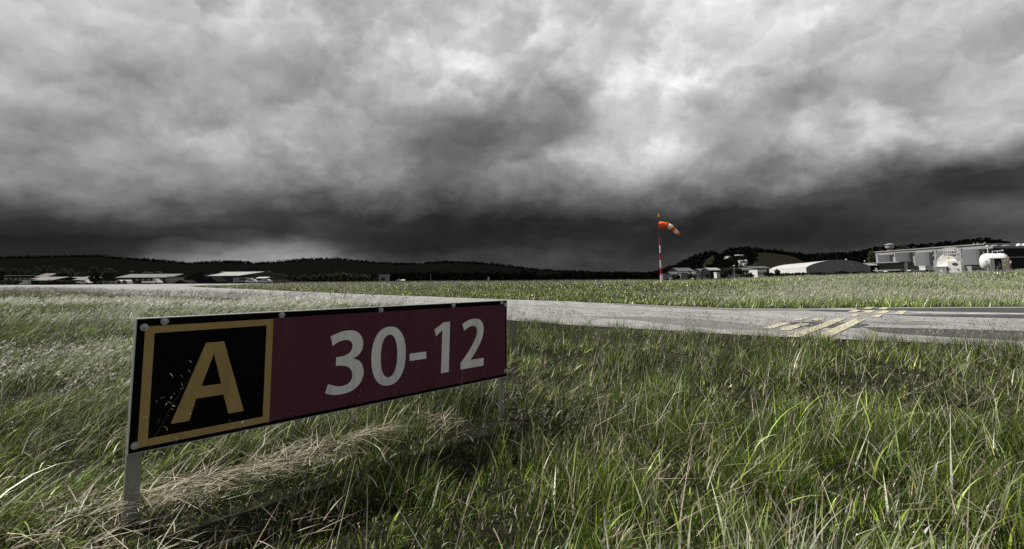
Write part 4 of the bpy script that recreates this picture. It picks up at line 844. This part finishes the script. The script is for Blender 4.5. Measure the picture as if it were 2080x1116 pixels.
W_ = ['first', 'second', 'third', 'fourth', 'fifth', 'sixth', 'seventh', 'eighth', 'ninth', 'tenth', 'eleventh', 'twelfth', 'thirteenth', 'fourteenth', 'fifteenth', 'sixteenth', 'seventeenth', 'eighteenth', 'nineteenth']
for i, (px, y, w) in enumerate(specs): tree('willow', px, y, 270+(i % 3)*6, w*1.25, W_[i]+' pale willow from the left in the row behind the field', g3)
tree('conifer', 680, 543, 300, 9, 'tall pale tree rising left behind the willow row'); tree('conifer', 687, 543.5, 302, 8, 'tall pale tree rising right behind the willow row')
tree('bush', 763, 562, 255, 13, 'round pale bush at the right end of the willow row'); tree('bush', 778, 562, 252, 10, 'pale bush against the dark flat roofed block')
tree('round', 1579, 545, 180, 13, 'small round dark tree before the left side of the arched hangar'); tree('bush', 1555, 549, 190, 9, 'dark bush left of the small round tree by the arched hangar')
for i, (px, y, w, lb) in enumerate([(1475, 542, 16, 'dark tree at the left of the clump beside the lamp post'), (1484, 540, 14, 'dark tree in the middle of the clump beside the lamp post'), (1498, 539, 16, 'dark tree right of the lamp post'), (1505, 543, 12, 'dark tree at the right end of the clump by the lamp post')]): tree('round', px, y, 205, w, lb, 'clump of dark trees by the lamp post')
for kd, px, y, D, w, lb in [('round', 1370, 549, 232, 14, 'dark round tree between the windsock mast and the wide low hall'), ('bush', 1402, 552, 200, 14, 'dark bush at the right end of the wide low hall'), ('round', 1421, 546, 250, 16, 'dark tree behind the small white gabled house'),
    ('bush', 1436, 553, 200, 16, 'dark bush in front of the clustered grey roofed building'), ('round', 1468, 543, 210, 16, 'dark tree overlapping the right end of the ribbed roof hall'), ('bush', 1376, 557, 190, 14, 'low dark bush left of the grey box cabin'),
    ('bush', 1411, 556, 188, 10, 'small dark bush in front of the small white gabled house'), ('bush', 1523, 552, 195, 18, 'dark bush before the long grey hall with a light fascia'), ('round', 1529, 541, 262, 14, 'dark tree over the right end of the long grey hall')]: tree(kd, px, y, D, w, lb, 'trees among the low halls')
for i, (px, y, w, lb) in enumerate([(1806, 494, 9, 'pointed dark tree above the left curved bay'), (1836, 491, 22, 'broad dark tree behind the second curved bay'), (1848, 496, 16, 'dark tree right of the broad one behind the bayed hall'), (1863, 494, 16, 'round dark tree above the third curved bay'), (1900, 492, 16, 'dark tree rising above the fourth curved bay'), (1776, 501, 20, 'round dark tree left of the bayed hall'), (1793, 501, 20, 'dark tree just above the left end of the bayed hall')]): tree('round' if i else 'conifer', px, y, 330, w, lb, 'dark trees behind the bayed hall', base=3.)
for i, px in enumerate((1424, 1432, 1420)): pass

def forest(name, label, pts, cols=DKG, per=26, size=1.1, shape='round'):
    Vs, Qs, Cs = [], [], []; off = 0; protos = [leaves(0, 0, 0, 1, 1, per, .32, cols, 'round' if i % 2 else 'cone', 100+i, 6) for i in range(6)]
    for i, (x, y, z, r, h) in enumerate(pts):
        V, Q, C = protos[i % 6]; a = random.random()*6.28; c, s_ = math.cos(a), math.sin(a)
        W2 = np.stack([(V[:, 0]*c-V[:, 1]*s_)*r+x, (V[:, 0]*s_+V[:, 1]*c)*r+y, V[:, 2]*h*.5+z+h*.5], -1); Vs.append(W2); Qs.append(Q+off); Cs.append(C*random.uniform(.7, 1.2)); off += len(V)
    me = np_mesh(name, np.concatenate(Vs), np.concatenate(Qs), None, np.concatenate(Cs)); return tag(new_obj(name, me, MT['needle']), label, kind='stuff')
BLK = [(.006, .007, .005), (.0045, .005, .004), (.009, .010, .007)]  # leaf tones of the far woods, darkened to carry the cloud shade
g = np.random.default_rng(3)
pts = []
for k in range(5200):
    px = g.uniform(-350, 1500); d = 2400-g.random()**2.0*420+g.uniform(-10, 60); z = float(hill_z(h1, px, d)); pts.append(((px-1040)/1000*d, d, z-1, g.uniform(5, 9), g.uniform(9, 18)))
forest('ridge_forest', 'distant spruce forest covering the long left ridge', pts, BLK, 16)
pts = []
for k in range(4600):
    px = g.uniform(1320, 1760); d = 620-g.random()**1.15*290+g.uniform(-5, 60); 
    if 1533 < px < 1650 and 320 < d < 560: continue
    if 1425 < px < 1452 and 400 < d < 540: continue
    hh = g.uniform(5, 9.5) if d < 540 else g.uniform(7, 11); z = float(hill_z(h2, px, d)); ytop = 567-.0057*(px-1040)-(z-1.5+hh-EYE)/d*1000
    if any(abs(px-q[0]) < q[2]*.5+hh*.38/d*1000+.3 and d < q[3]+4 and ytop < q[1]+1.6 for q in HH2): continue
    pts.append(((px-1040)/1000*d, d, z-1.5, hh*.38, hh))
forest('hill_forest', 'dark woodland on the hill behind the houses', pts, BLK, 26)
pts = []
for k in range(3200):
    px = g.uniform(1610, 2330); d = 420-g.random()*100+g.uniform(0, 80); hh = g.uniform(5, 9); z = float(hill_z(h3, px, d)); pts.append(((px-1040)/1000*d, d, z-1.5, hh*.42, hh))
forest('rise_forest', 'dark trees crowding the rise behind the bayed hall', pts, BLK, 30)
pts = []
for k in range(2600):       # dark tree belt along the foot of everything
    px = g.uniform(-250, 1470); d = g.uniform(330, 620); hh = g.uniform(6, 11)*(.75 if px < 780 else 1)*(.62 if px > 1080 else .8); pts.append(((px-1040)/1000*d, d, Tz((px-1040)/1000*d, d)-.5, hh*.45, hh))
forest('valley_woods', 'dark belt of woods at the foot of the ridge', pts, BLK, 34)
pts = []
for k in range(1300):       # dark hedge before the buildings on the right
    px = g.uniform(1350, 1905); d = g.uniform(118, 128)+max(0, 1560-px)*.12; hh = g.uniform(1.0, 1.8) if px > 1560 else g.uniform(.4, .8); x = (px-1040)/1000*d; pts.append((x, d, Tz(x, d)-.3, 1.4, hh))
forest('hedge', 'low dark hedge in front of the arched hangar', pts, [(.022, .028, .012), (.018, .022, .01)], 60)

# ------------------------------------------------------------------ grass
def blades(px, py, pz, h, w, azm, th0, th1, col, K, twist=None, tipw=.0):
    n = len(px); t = np.linspace(0, 1, K+1)[None, :]; th = th0[:, None]+th1[:, None]*t; ds = (h/K)[:, None]
    dh = np.sin(th)*ds; dv = np.cos(th)*ds; hor = np.concatenate([np.zeros((n, 1)), np.cumsum((dh[:, 1:]+dh[:, :-1])/2, 1)], 1); ver = np.concatenate([np.zeros((n, 1)), np.cumsum((dv[:, 1:]+dv[:, :-1])/2, 1)], 1)
    ca, sa = np.cos(azm)[:, None], np.sin(azm)[:, None]; X = px[:, None]+hor*ca; Y = py[:, None]+hor*sa; Z = pz[:, None]+ver
    tw = (RNG.normal(size=n)*.9 if twist is None else twist)[:, None]+t*RNG.normal(size=n)[:, None]*.5; sx = np.cos(azm[:, None]+np.pi/2+tw); sy = np.sin(azm[:, None]+np.pi/2+tw)
    wd = (w[:, None]*.5)*(1-t**1.6)*(.65+.35*np.sin(np.pi*np.minimum(t*1.4+.15, 1)))
    A_ = np.stack([X-sx*wd, Y-sy*wd, Z], -1)[:, :K]; B_ = np.stack([X+sx*wd, Y+sy*wd, Z], -1)[:, :K]; tip_ = np.stack([X[:, K], Y[:, K], Z[:, K]], -1)[:, None]
    V = np.concatenate([A_, B_, tip_], 1); m_ = 2*K+1; base = (np.arange(n)*m_)[:, None]
    Q = np.stack([np.stack([base[:, 0]+k, base[:, 0]+K+k, base[:, 0]+K+k+1, base[:, 0]+k+1], -1) for k in range(K-1)], 1).reshape(-1, 4) if K > 1 else np.zeros((0, 4), int)
    Tt = np.stack([base[:, 0]+K-1, base[:, 0]+2*K-1, base[:, 0]+2*K], -1)
    return V.reshape(-1, 3), Q, Tt, np.repeat(col, m_, 0)
class Acc:
    def __init__(s): s.V = []; s.Q = []; s.T = []; s.C = []; s.n = 0
    def add(s, V, Q, T_, C):
        s.V.append(V); s.Q.append(Q+s.n); s.T.append(T_+s.n); s.C.append(C); s.n += len(V)
    def build(s, name, label, m_):
        me = np_mesh(name, np.concatenate(s.V), np.concatenate(s.Q), np.concatenate(s.T), np.concatenate(s.C)); return tag(new_obj(name, me, m_), label, kind='stuff')
def scatter(n, y0, y1, p=1.0, rmax=1.22):           # positions in the fan ahead; density falls as y**-p
    q = 2-p; uu = RNG.random(n); y = (y0**q+uu*(y1**q-y0**q))**(1/q) if q > 0.01 else y0*(y1/y0)**uu
    return RNG.uniform(-rmax, rmax, n)*y, y
S0 = A0; S1 = A0+dsg*LEN
def sign_dist(x, y):
    px, py = x-S0[0], y-S0[1]; t = np.clip(px*dsg[0]+py*dsg[1], -.1, LEN+.05); dx_, dy_ = px-t*dsg[0], py-t*dsg[1]; side = px*nsg[0]+py*nsg[1]; return np.hypot(dx_, dy_), side, px*dsg[0]+py*dsg[1]
def gheight(x, y):
    d, side, al = sign_dist(x, y)
    h = 1-.52*np.exp(-(d/.30)**2)*np.where(side < 0, 1, 1)
    h = h*(1-.30*np.exp(-((d-.3)/.35)**2)*(side > 0)*(al < LEN))
    h = h*(1-.48*np.exp(-(((x+1.45)/.75)**2+((y-1.55)/.75)**2)))
    return h
near_side = lambda x, y: y < np.interp(x/y, _fr, _fy)
def pal(cols, n, jit=.25):
    c = np.array(cols)[RNG.integers(0, len(cols), n)]; return c*(1+jit*(RNG.random((n, 1))*2-1))*(1+.08*(RNG.random((n, 3))*2-1))
GR = [(.074, .118, .010), (.042, .078, .007), (.130, .178, .018), (.020, .038, .006), (.050, .094, .012), (.058, .048, .026)]
GRL = [(.25, .31, .085), (.20, .26, .045), (.46, .48, .37)]
DRY = [(.42, .36, .25), (.28, .235, .15), (.56, .50, .37), (.14, .11, .07)]
MAU = [(.25, .215, .20), (.20, .17, .16), (.31, .28, .26)]
PALE = [(.66, .65, .58), (.55, .55, .47), (.74, .73, .67)]
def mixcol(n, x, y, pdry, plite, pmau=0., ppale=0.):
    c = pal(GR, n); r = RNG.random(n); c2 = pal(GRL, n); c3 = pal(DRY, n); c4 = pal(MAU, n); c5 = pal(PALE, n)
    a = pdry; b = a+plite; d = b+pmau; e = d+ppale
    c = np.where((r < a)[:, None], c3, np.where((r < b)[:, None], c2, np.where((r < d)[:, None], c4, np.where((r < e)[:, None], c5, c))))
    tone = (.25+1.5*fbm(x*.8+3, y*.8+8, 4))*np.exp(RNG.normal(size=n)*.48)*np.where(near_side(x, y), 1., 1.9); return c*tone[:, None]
green = Acc()
# close grass
def band(n, y0, y1, p, K, hmin, hmax, wmin, wmax, lean, bend, pd, pl, azs=.9, rmax=1.22, dens=None):   # dens: chance that a blade is kept at x, y
    x, y = scatter(n, y0, y1, p, rmax); jx = RNG.normal(size=n)*.10; k = ~(inside(x+jx, y) & inside(x, y-.22+jx))
    if dens is not None: k &= RNG.random(n) < dens(x, y)
    x, y = x[k], y[k]
    # clumps: pull towards tuft centres
    cl_ = .10*np.clip(y/3, 1, 4); x = x+cl_*(fbm(x/cl_/2.2, y/cl_/2.2, 2)-.5); y = y+cl_*(fbm(x/cl_/2.2+31, y/cl_/2.2+7, 2)-.5)
    n = len(x)
    tu = np.clip((fbm(x*2.3+50, y*2.3+20, 3)-.32)*3.0, .16, 1.25) if y1 < 20 else 1.; h = RNG.uniform(hmin, hmax, n)*(.62+.76*fbm(x*.7, y*.7, 3))*gheight(x, y)*tu*(1+.12*RNG.normal(size=n))*np.where(near_side(x, y) | (x/y > .45), 1., .62)
    w = RNG.uniform(wmin, wmax, n); left = sstep(.0, -.8, x/y)
    a = RNG.normal(size=n)*azs+.25+3.2*(fbm(x*1.3+9, y*1.3, 2)-.5)*(1-.6*left); th0 = np.abs(RNG.normal(size=n))*lean+.05+left*.22; th1 = RNG.random(n)*bend+left*.4
    a = a*(1-.45*left)
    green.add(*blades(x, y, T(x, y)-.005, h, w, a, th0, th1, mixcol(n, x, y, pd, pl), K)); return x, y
band(120000, 1.0, 4.4, .7, 4, .07, .23, .0026, .0062, .42, 1.0, .05, .08, 1.7)
band(3000, 1.05, 4.2, .5, 6, .24, .38, .0075, .0140, .38, 1.4, .10, .75, 1.5)       # broad, long pale blades
band(6000, 1.0, 5, .6, 5, .16, .30, .0035, .0070, .55, 1.3, .30, .55, 1.8)
band(34000, 1.0, 5.0, .6, 3, .05, .12, .003, .0060, .7, .8, .24, .06, 2.0)          # thatch and short stuff
band(155000, 4.2, 15, .9, 4, .10, .28, .0050, .0100, .42, 1.0, .05, .12, 1.6)
band(8000, 4.0, 15, .9, 4, .20, .36, .007, .013, .36, 1.3, .14, .60, 1.4)
band(95000, 14, 45, 1.1, 3, .14, .36, .014, .030, .4, .8, .05, .26, 1.2)
band(80000, 44, 170, 1.2, 2, .12, .34, .05, .11, .4, .7, .05, .32, 1.2)
band(60000, 1.0, 9, .9, 4, .10, .28, .0060, .0110, .42, 1.0, .05, .14, 1.6, rmax=2.6, dens=lambda x, y: np.abs(x/y) > 1.2)   # beyond both sides of the picture
band(16000, .15, 1.02, .3, 4, .08, .22, .004, .008, .42, 1.0, .05, .14, 1.6, rmax=6., dens=lambda x, y: np.hypot(x, y) > .5)
# a tussock of long broad pale blades in the near right foreground
for cx_, cy_, nn_ in ((.72, 1.62, 26), (.98, 1.60, 24), (.88, 1.75, 18), (1.15, 1.68, 16), (.50, 1.66, 14), (1.45, 1.75, 14), (.10, 1.60, 12), (1.62, 1.66, 12)):
    x, y = cx_+RNG.normal(size=nn_)*.05, cy_+RNG.normal(size=nn_)*.04
    green.add(*blades(x, y, T(x, y), RNG.uniform(.22, .42, nn_), RNG.uniform(.007, .014, nn_), RNG.normal(size=nn_)*1.2+.3, RNG.uniform(.05, .4, nn_), RNG.uniform(.3, 1.2, nn_), pal(GRL[2:]+[(.30, .34, .20)], nn_), 7))
green.build('meadow_grass', 'long green meadow grass bending in the wind', MT['grass'])

# straw lying around the sign and in the lower left
straw = Acc()
def strawband(x, y, hz, ln, w, th, azc, azs):
    n = len(x); k = ~inside(x, y); x, y, hz, ln, w = x[k], y[k], hz[k], ln[k], w[k]; n = len(x)
    straw.add(*blades(x, y, T(x, y)+hz, ln, w, azc+RNG.normal(size=n)*azs, th+RNG.normal(size=n)*.16, RNG.random(n)*.35, pal(DRY, n), 4))
n = 1500; al = RNG.uniform(-.25, 1.9, n); al = al[fbm(al*3.1+7, al*0+3, 3) > .46]; n = len(al); sd = RNG.normal(size=n)*.13-.10+.05*np.sin(al*5)
strawband(A0[0]+dsg[0]*al+nsg[0]*sd, A0[1]+dsg[1]*al+nsg[1]*sd, RNG.random(n)*.10, RNG.uniform(.06, .22, n), RNG.uniform(.003, .006, n), 1.25, .35, 1.6)
n = 750; x_, y_ = RNG.uniform(-2.2, -.7, n), RNG.uniform(1.0, 2.3, n); strawband(x_, y_, RNG.random(n)*.10, RNG.uniform(.07, .26, n), RNG.uniform(.003, .007, n), 1.25, .3, 1.6)
n = 3600; x_, y_ = scatter(n, 1.1, 6, .6); k = fbm(x_*1.3+4, y_*1.3, 3) > .52; strawband(x_[k], y_[k], RNG.random(k.sum())*.16, RNG.uniform(.12, .36, k.sum()), RNG.uniform(.0025, .0055, k.sum()), 1.1, .3, 1.2)
n = 900; x_, y_ = scatter(n, 1.1, 7, .6); strawband(x_, y_, np.zeros(n), RNG.uniform(.25, .5, n), RNG.uniform(.003, .006, n), .45, .3, 1.2)
# a bleached swathe lying along the foot of the sign
n = 340; al = RNG.choice([.05, .25, .42, .60, 1.15, 1.30], n)+RNG.normal(size=n)*.10; sd = -.07+.05*np.sin(al*3.3+.5)+RNG.normal(size=n)*.045
strawband(A0[0]+dsg[0]*al+nsg[0]*sd, A0[1]+dsg[1]*al+nsg[1]*sd, .07+RNG.random(n)*.06, RNG.uniform(.12, .34, n), RNG.uniform(.003, .0055, n), 1.5, .5, .6)
straw.build('dry_straw', 'bleached dry straw lying around the sign', MT['straw'])

# seed heads: fine panicles, mauve brown along the verges and pale in the left and right fields
def panicles(x, y, h, grains, gl, gw, cols, name, label, stemw, lean=.3, spread=.05, top=.42):
    acc = Acc(); n = len(x); a = RNG.normal(size=n)*.5+.15; th0 = np.abs(RNG.normal(size=n))*.12+lean*.4; th1 = RNG.random(n)*lean+lean*.5; pz = T(x, y)
    c = pal(cols, n); acc.add(*blades(x, y, pz, h, stemw, a, th0, th1, c*np.array([.75, .85, .6]), 3))
    for q in range(grains):
        f = 1-top*RNG.random(n)**1.2; thm = th0+th1*f*.5; hx = np.sin(thm)*h*f; zz = np.cos(thm)*h*f; sp = spread*(1.2-f)*2
        X = x+np.cos(a)*hx+RNG.normal(size=n)*sp*.5; Y = y+np.sin(a)*hx+RNG.normal(size=n)*sp*.5
        acc.add(*blades(X, Y, pz+zz+RNG.normal(size=n)*sp*.25, gl*(.6+.8*RNG.random(n)), gw*(.6+.8*RNG.random(n)), a+RNG.normal(size=n)*.9, RNG.random(n)*1.5+.3, RNG.random(n)*.6, c*(.85+.3*RNG.random((n, 1))), 2))
    return acc.build(name, label, MT['straw'])
def pick(n, y0, y1, p, fn, rmax=1.22):
    x, y = scatter(n, y0, y1, p, rmax); k = (~inside(x, y)) & (RNG.random(n) < fn(x, y)); return x[k], y[k]
# distance inwards from the near taxiway edge
NX = np.array([p[0] for p in near_pts]); NY = np.array([p[1] for p in near_pts])
def ndist(x, y):
    d = np.full(x.shape, 1e9)
    for i in range(len(NX)-1):
        ax, ay, bx, by = NX[i], NY[i], NX[i+1], NY[i+1]; L2 = (bx-ax)**2+(by-ay)**2; t = np.clip(((x-ax)*(bx-ax)+(y-ay)*(by-ay))/L2, 0, 1); d = np.minimum(d, np.hypot(x-ax-t*(bx-ax), y-ay-t*(by-ay)))
    return d
x, y = pick(115000, 3.2, 60, .9, lambda x, y: near_side(x, y)*np.exp(-(ndist(x, y)/(1.2+.09*y))**1.3)*np.clip(.6+3.0*(fbm(x*.35+2, y*.35, 3)-.42), 0, 1.6)*np.where(x/y < -.3, sstep(14, 30, y)+.1, 1.))
k = y < 18; panicles(x[k], y[k], RNG.uniform(.32, .56, k.sum()), 9, .036, .012, MAU, 'mauve_seed_heads', 'mauve brown feathery seed heads along the verge', np.full(k.sum(), .003), spread=.07)
k = ~k; panicles(x[k], y[k], RNG.uniform(.35, .6, k.sum()), 5, .09, .030, MAU, 'mauve_seed_heads', 'mauve brown seed heads along the far verge on the left', np.full(k.sum(), .008), spread=.12)
x, y = pick(6000, 2.6, 9, .9, lambda x, y: (fbm(x*.5+12, y*.5, 3) > .52)*.55*np.where(x > 0, 1., .6)); panicles(x, y, RNG.uniform(.28, .5, len(x)), 8, .018, .0045, MAU+DRY[:1], 'scattered_seed_heads', 'fine brown seed heads scattered over the near grass', np.full(len(x), .0022))
# pale streaming seed heads in the left field
x, y = pick(85000, 4.2, 50, .9, lambda x, y: (x/y < -.28)*near_side(x, y)*np.clip((fbm(x*.26+6, y*.40+1, 4)-.52)*14, 0, 1)*sstep(2.6, 6, y)*(1-sstep(22, 34, y)))
k = y < 16; panicles(x[k], y[k], RNG.uniform(.34, .5, k.sum()), 6, .045, .009, PALE, 'white_plumes', 'white streaming plumes in the left meadow', np.full(k.sum(), .004), lean=.8, spread=.03)
k = ~k; panicles(x[k], y[k], RNG.uniform(.36, .55, k.sum()), 4, .11, .030, PALE, 'white_plumes', 'white plumes in the far left meadow', np.full(k.sum(), .01), lean=.8, spread=.06)
# pale tall grass on the right slope beyond the taxiway
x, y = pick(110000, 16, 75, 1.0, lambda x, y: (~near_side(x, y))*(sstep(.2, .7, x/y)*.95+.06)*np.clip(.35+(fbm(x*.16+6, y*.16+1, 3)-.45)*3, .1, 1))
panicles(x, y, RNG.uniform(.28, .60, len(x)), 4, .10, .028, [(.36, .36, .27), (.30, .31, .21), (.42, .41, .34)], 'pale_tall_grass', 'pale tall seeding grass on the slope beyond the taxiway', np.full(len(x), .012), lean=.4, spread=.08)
x, y = pick(16000, 40, 120, 1.0, lambda x, y: (~near_side(x, y))*(x/y < .25)*(x/y > -.62)*np.clip((fbm(x*.06+6, y*.10+1, 3)-.42)*5, 0, 1))
panicles(x, y, RNG.uniform(.4, .6, len(x)), 3, .16, .06, MAU+PALE[:1], 'brown_field_patches', 'brown and pale seeding patches across the middle field', np.full(len(x), .02), lean=.4, spread=.12)

# a few tall stalks with nodding heads in front of the sign
acc = Acc()
def stalk(x, y, h, a, lean, w, heads, col):
    one = lambda v: np.array([float(v)]); acc.add(*blades(one(x), one(y), one(0), one(h), one(w), one(a), one(.05), one(lean), np.array([col]), 8, one(1.2)))
    ts = np.linspace(0, 1, 9); th = .05+lean*ts; hx = np.concatenate([[0], np.cumsum(np.sin(th[:-1])*h/8)]); hz = np.concatenate([[0], np.cumsum(np.cos(th[:-1])*h/8)])
    n = heads; f = RNG.uniform(.68, 1, n); X = x+math.cos(a)*np.interp(f, ts, hx); Y = y+math.sin(a)*np.interp(f, ts, hx); Z = np.interp(f, ts, hz)
    sp = (1.05-f)*.10; X = X+RNG.normal(size=n)*sp; Y = Y+RNG.normal(size=n)*sp; Z = Z+RNG.normal(size=n)*.012
    acc.add(*blades(X, Y, Z, RNG.uniform(.014, .03, n), RNG.uniform(.0025, .0045, n), a+RNG.normal(size=n)*1., RNG.uniform(1., 2.6, n), RNG.random(n)*.6, pal([(.30, .28, .22), (.22, .20, .15)], n), 3))
def on_ray(px, py, D): q = atd(px, py, D); return q
for (px, D, h, a, ln_, w, hd) in [(330, 1.95, .86, .15, .55, .0032, 22), (352, 2.05, .66, .1, .7, .0026, 8), (440, 2.1, .64, .1, .9, .0022, 4), (455, 2.15, .56, .5, .5, .0022, 4), (425, 2.2, .50, 2.2, .4, .0022, 4),
        (470, 2.2, .66, .25, 1.0, .002, 3), (520, 2.3, .5, .4, .7, .002, 3)]:
    x_ = (px-1040)/1000*D; stalk(x_, D-.16, h, a, ln_, w, hd, (.10, .10, .06))
for i in range(150):
    y_ = random.uniform(1.3, 5); x_ = random.uniform(-1.1, 1.1)*y_; d_, s_, al_ = sign_dist(np.array([x_]), np.array([y_]))
    if d_[0] < .35 or (x_ < -.2 and y_ < 2.4): continue
    stalk(x_, y_, random.uniform(.35, .58), random.gauss(.2, .6), random.uniform(.3, 1.), .0028, 16, (.20, .20, .10))
acc.build('tall_stalks', 'thin tall grass stalks with loose pale heads rising before the sign', MT['straw'])
print('verts', sum(len(o.data.vertices) for o in bpy.data.objects if o.type == 'MESH'))
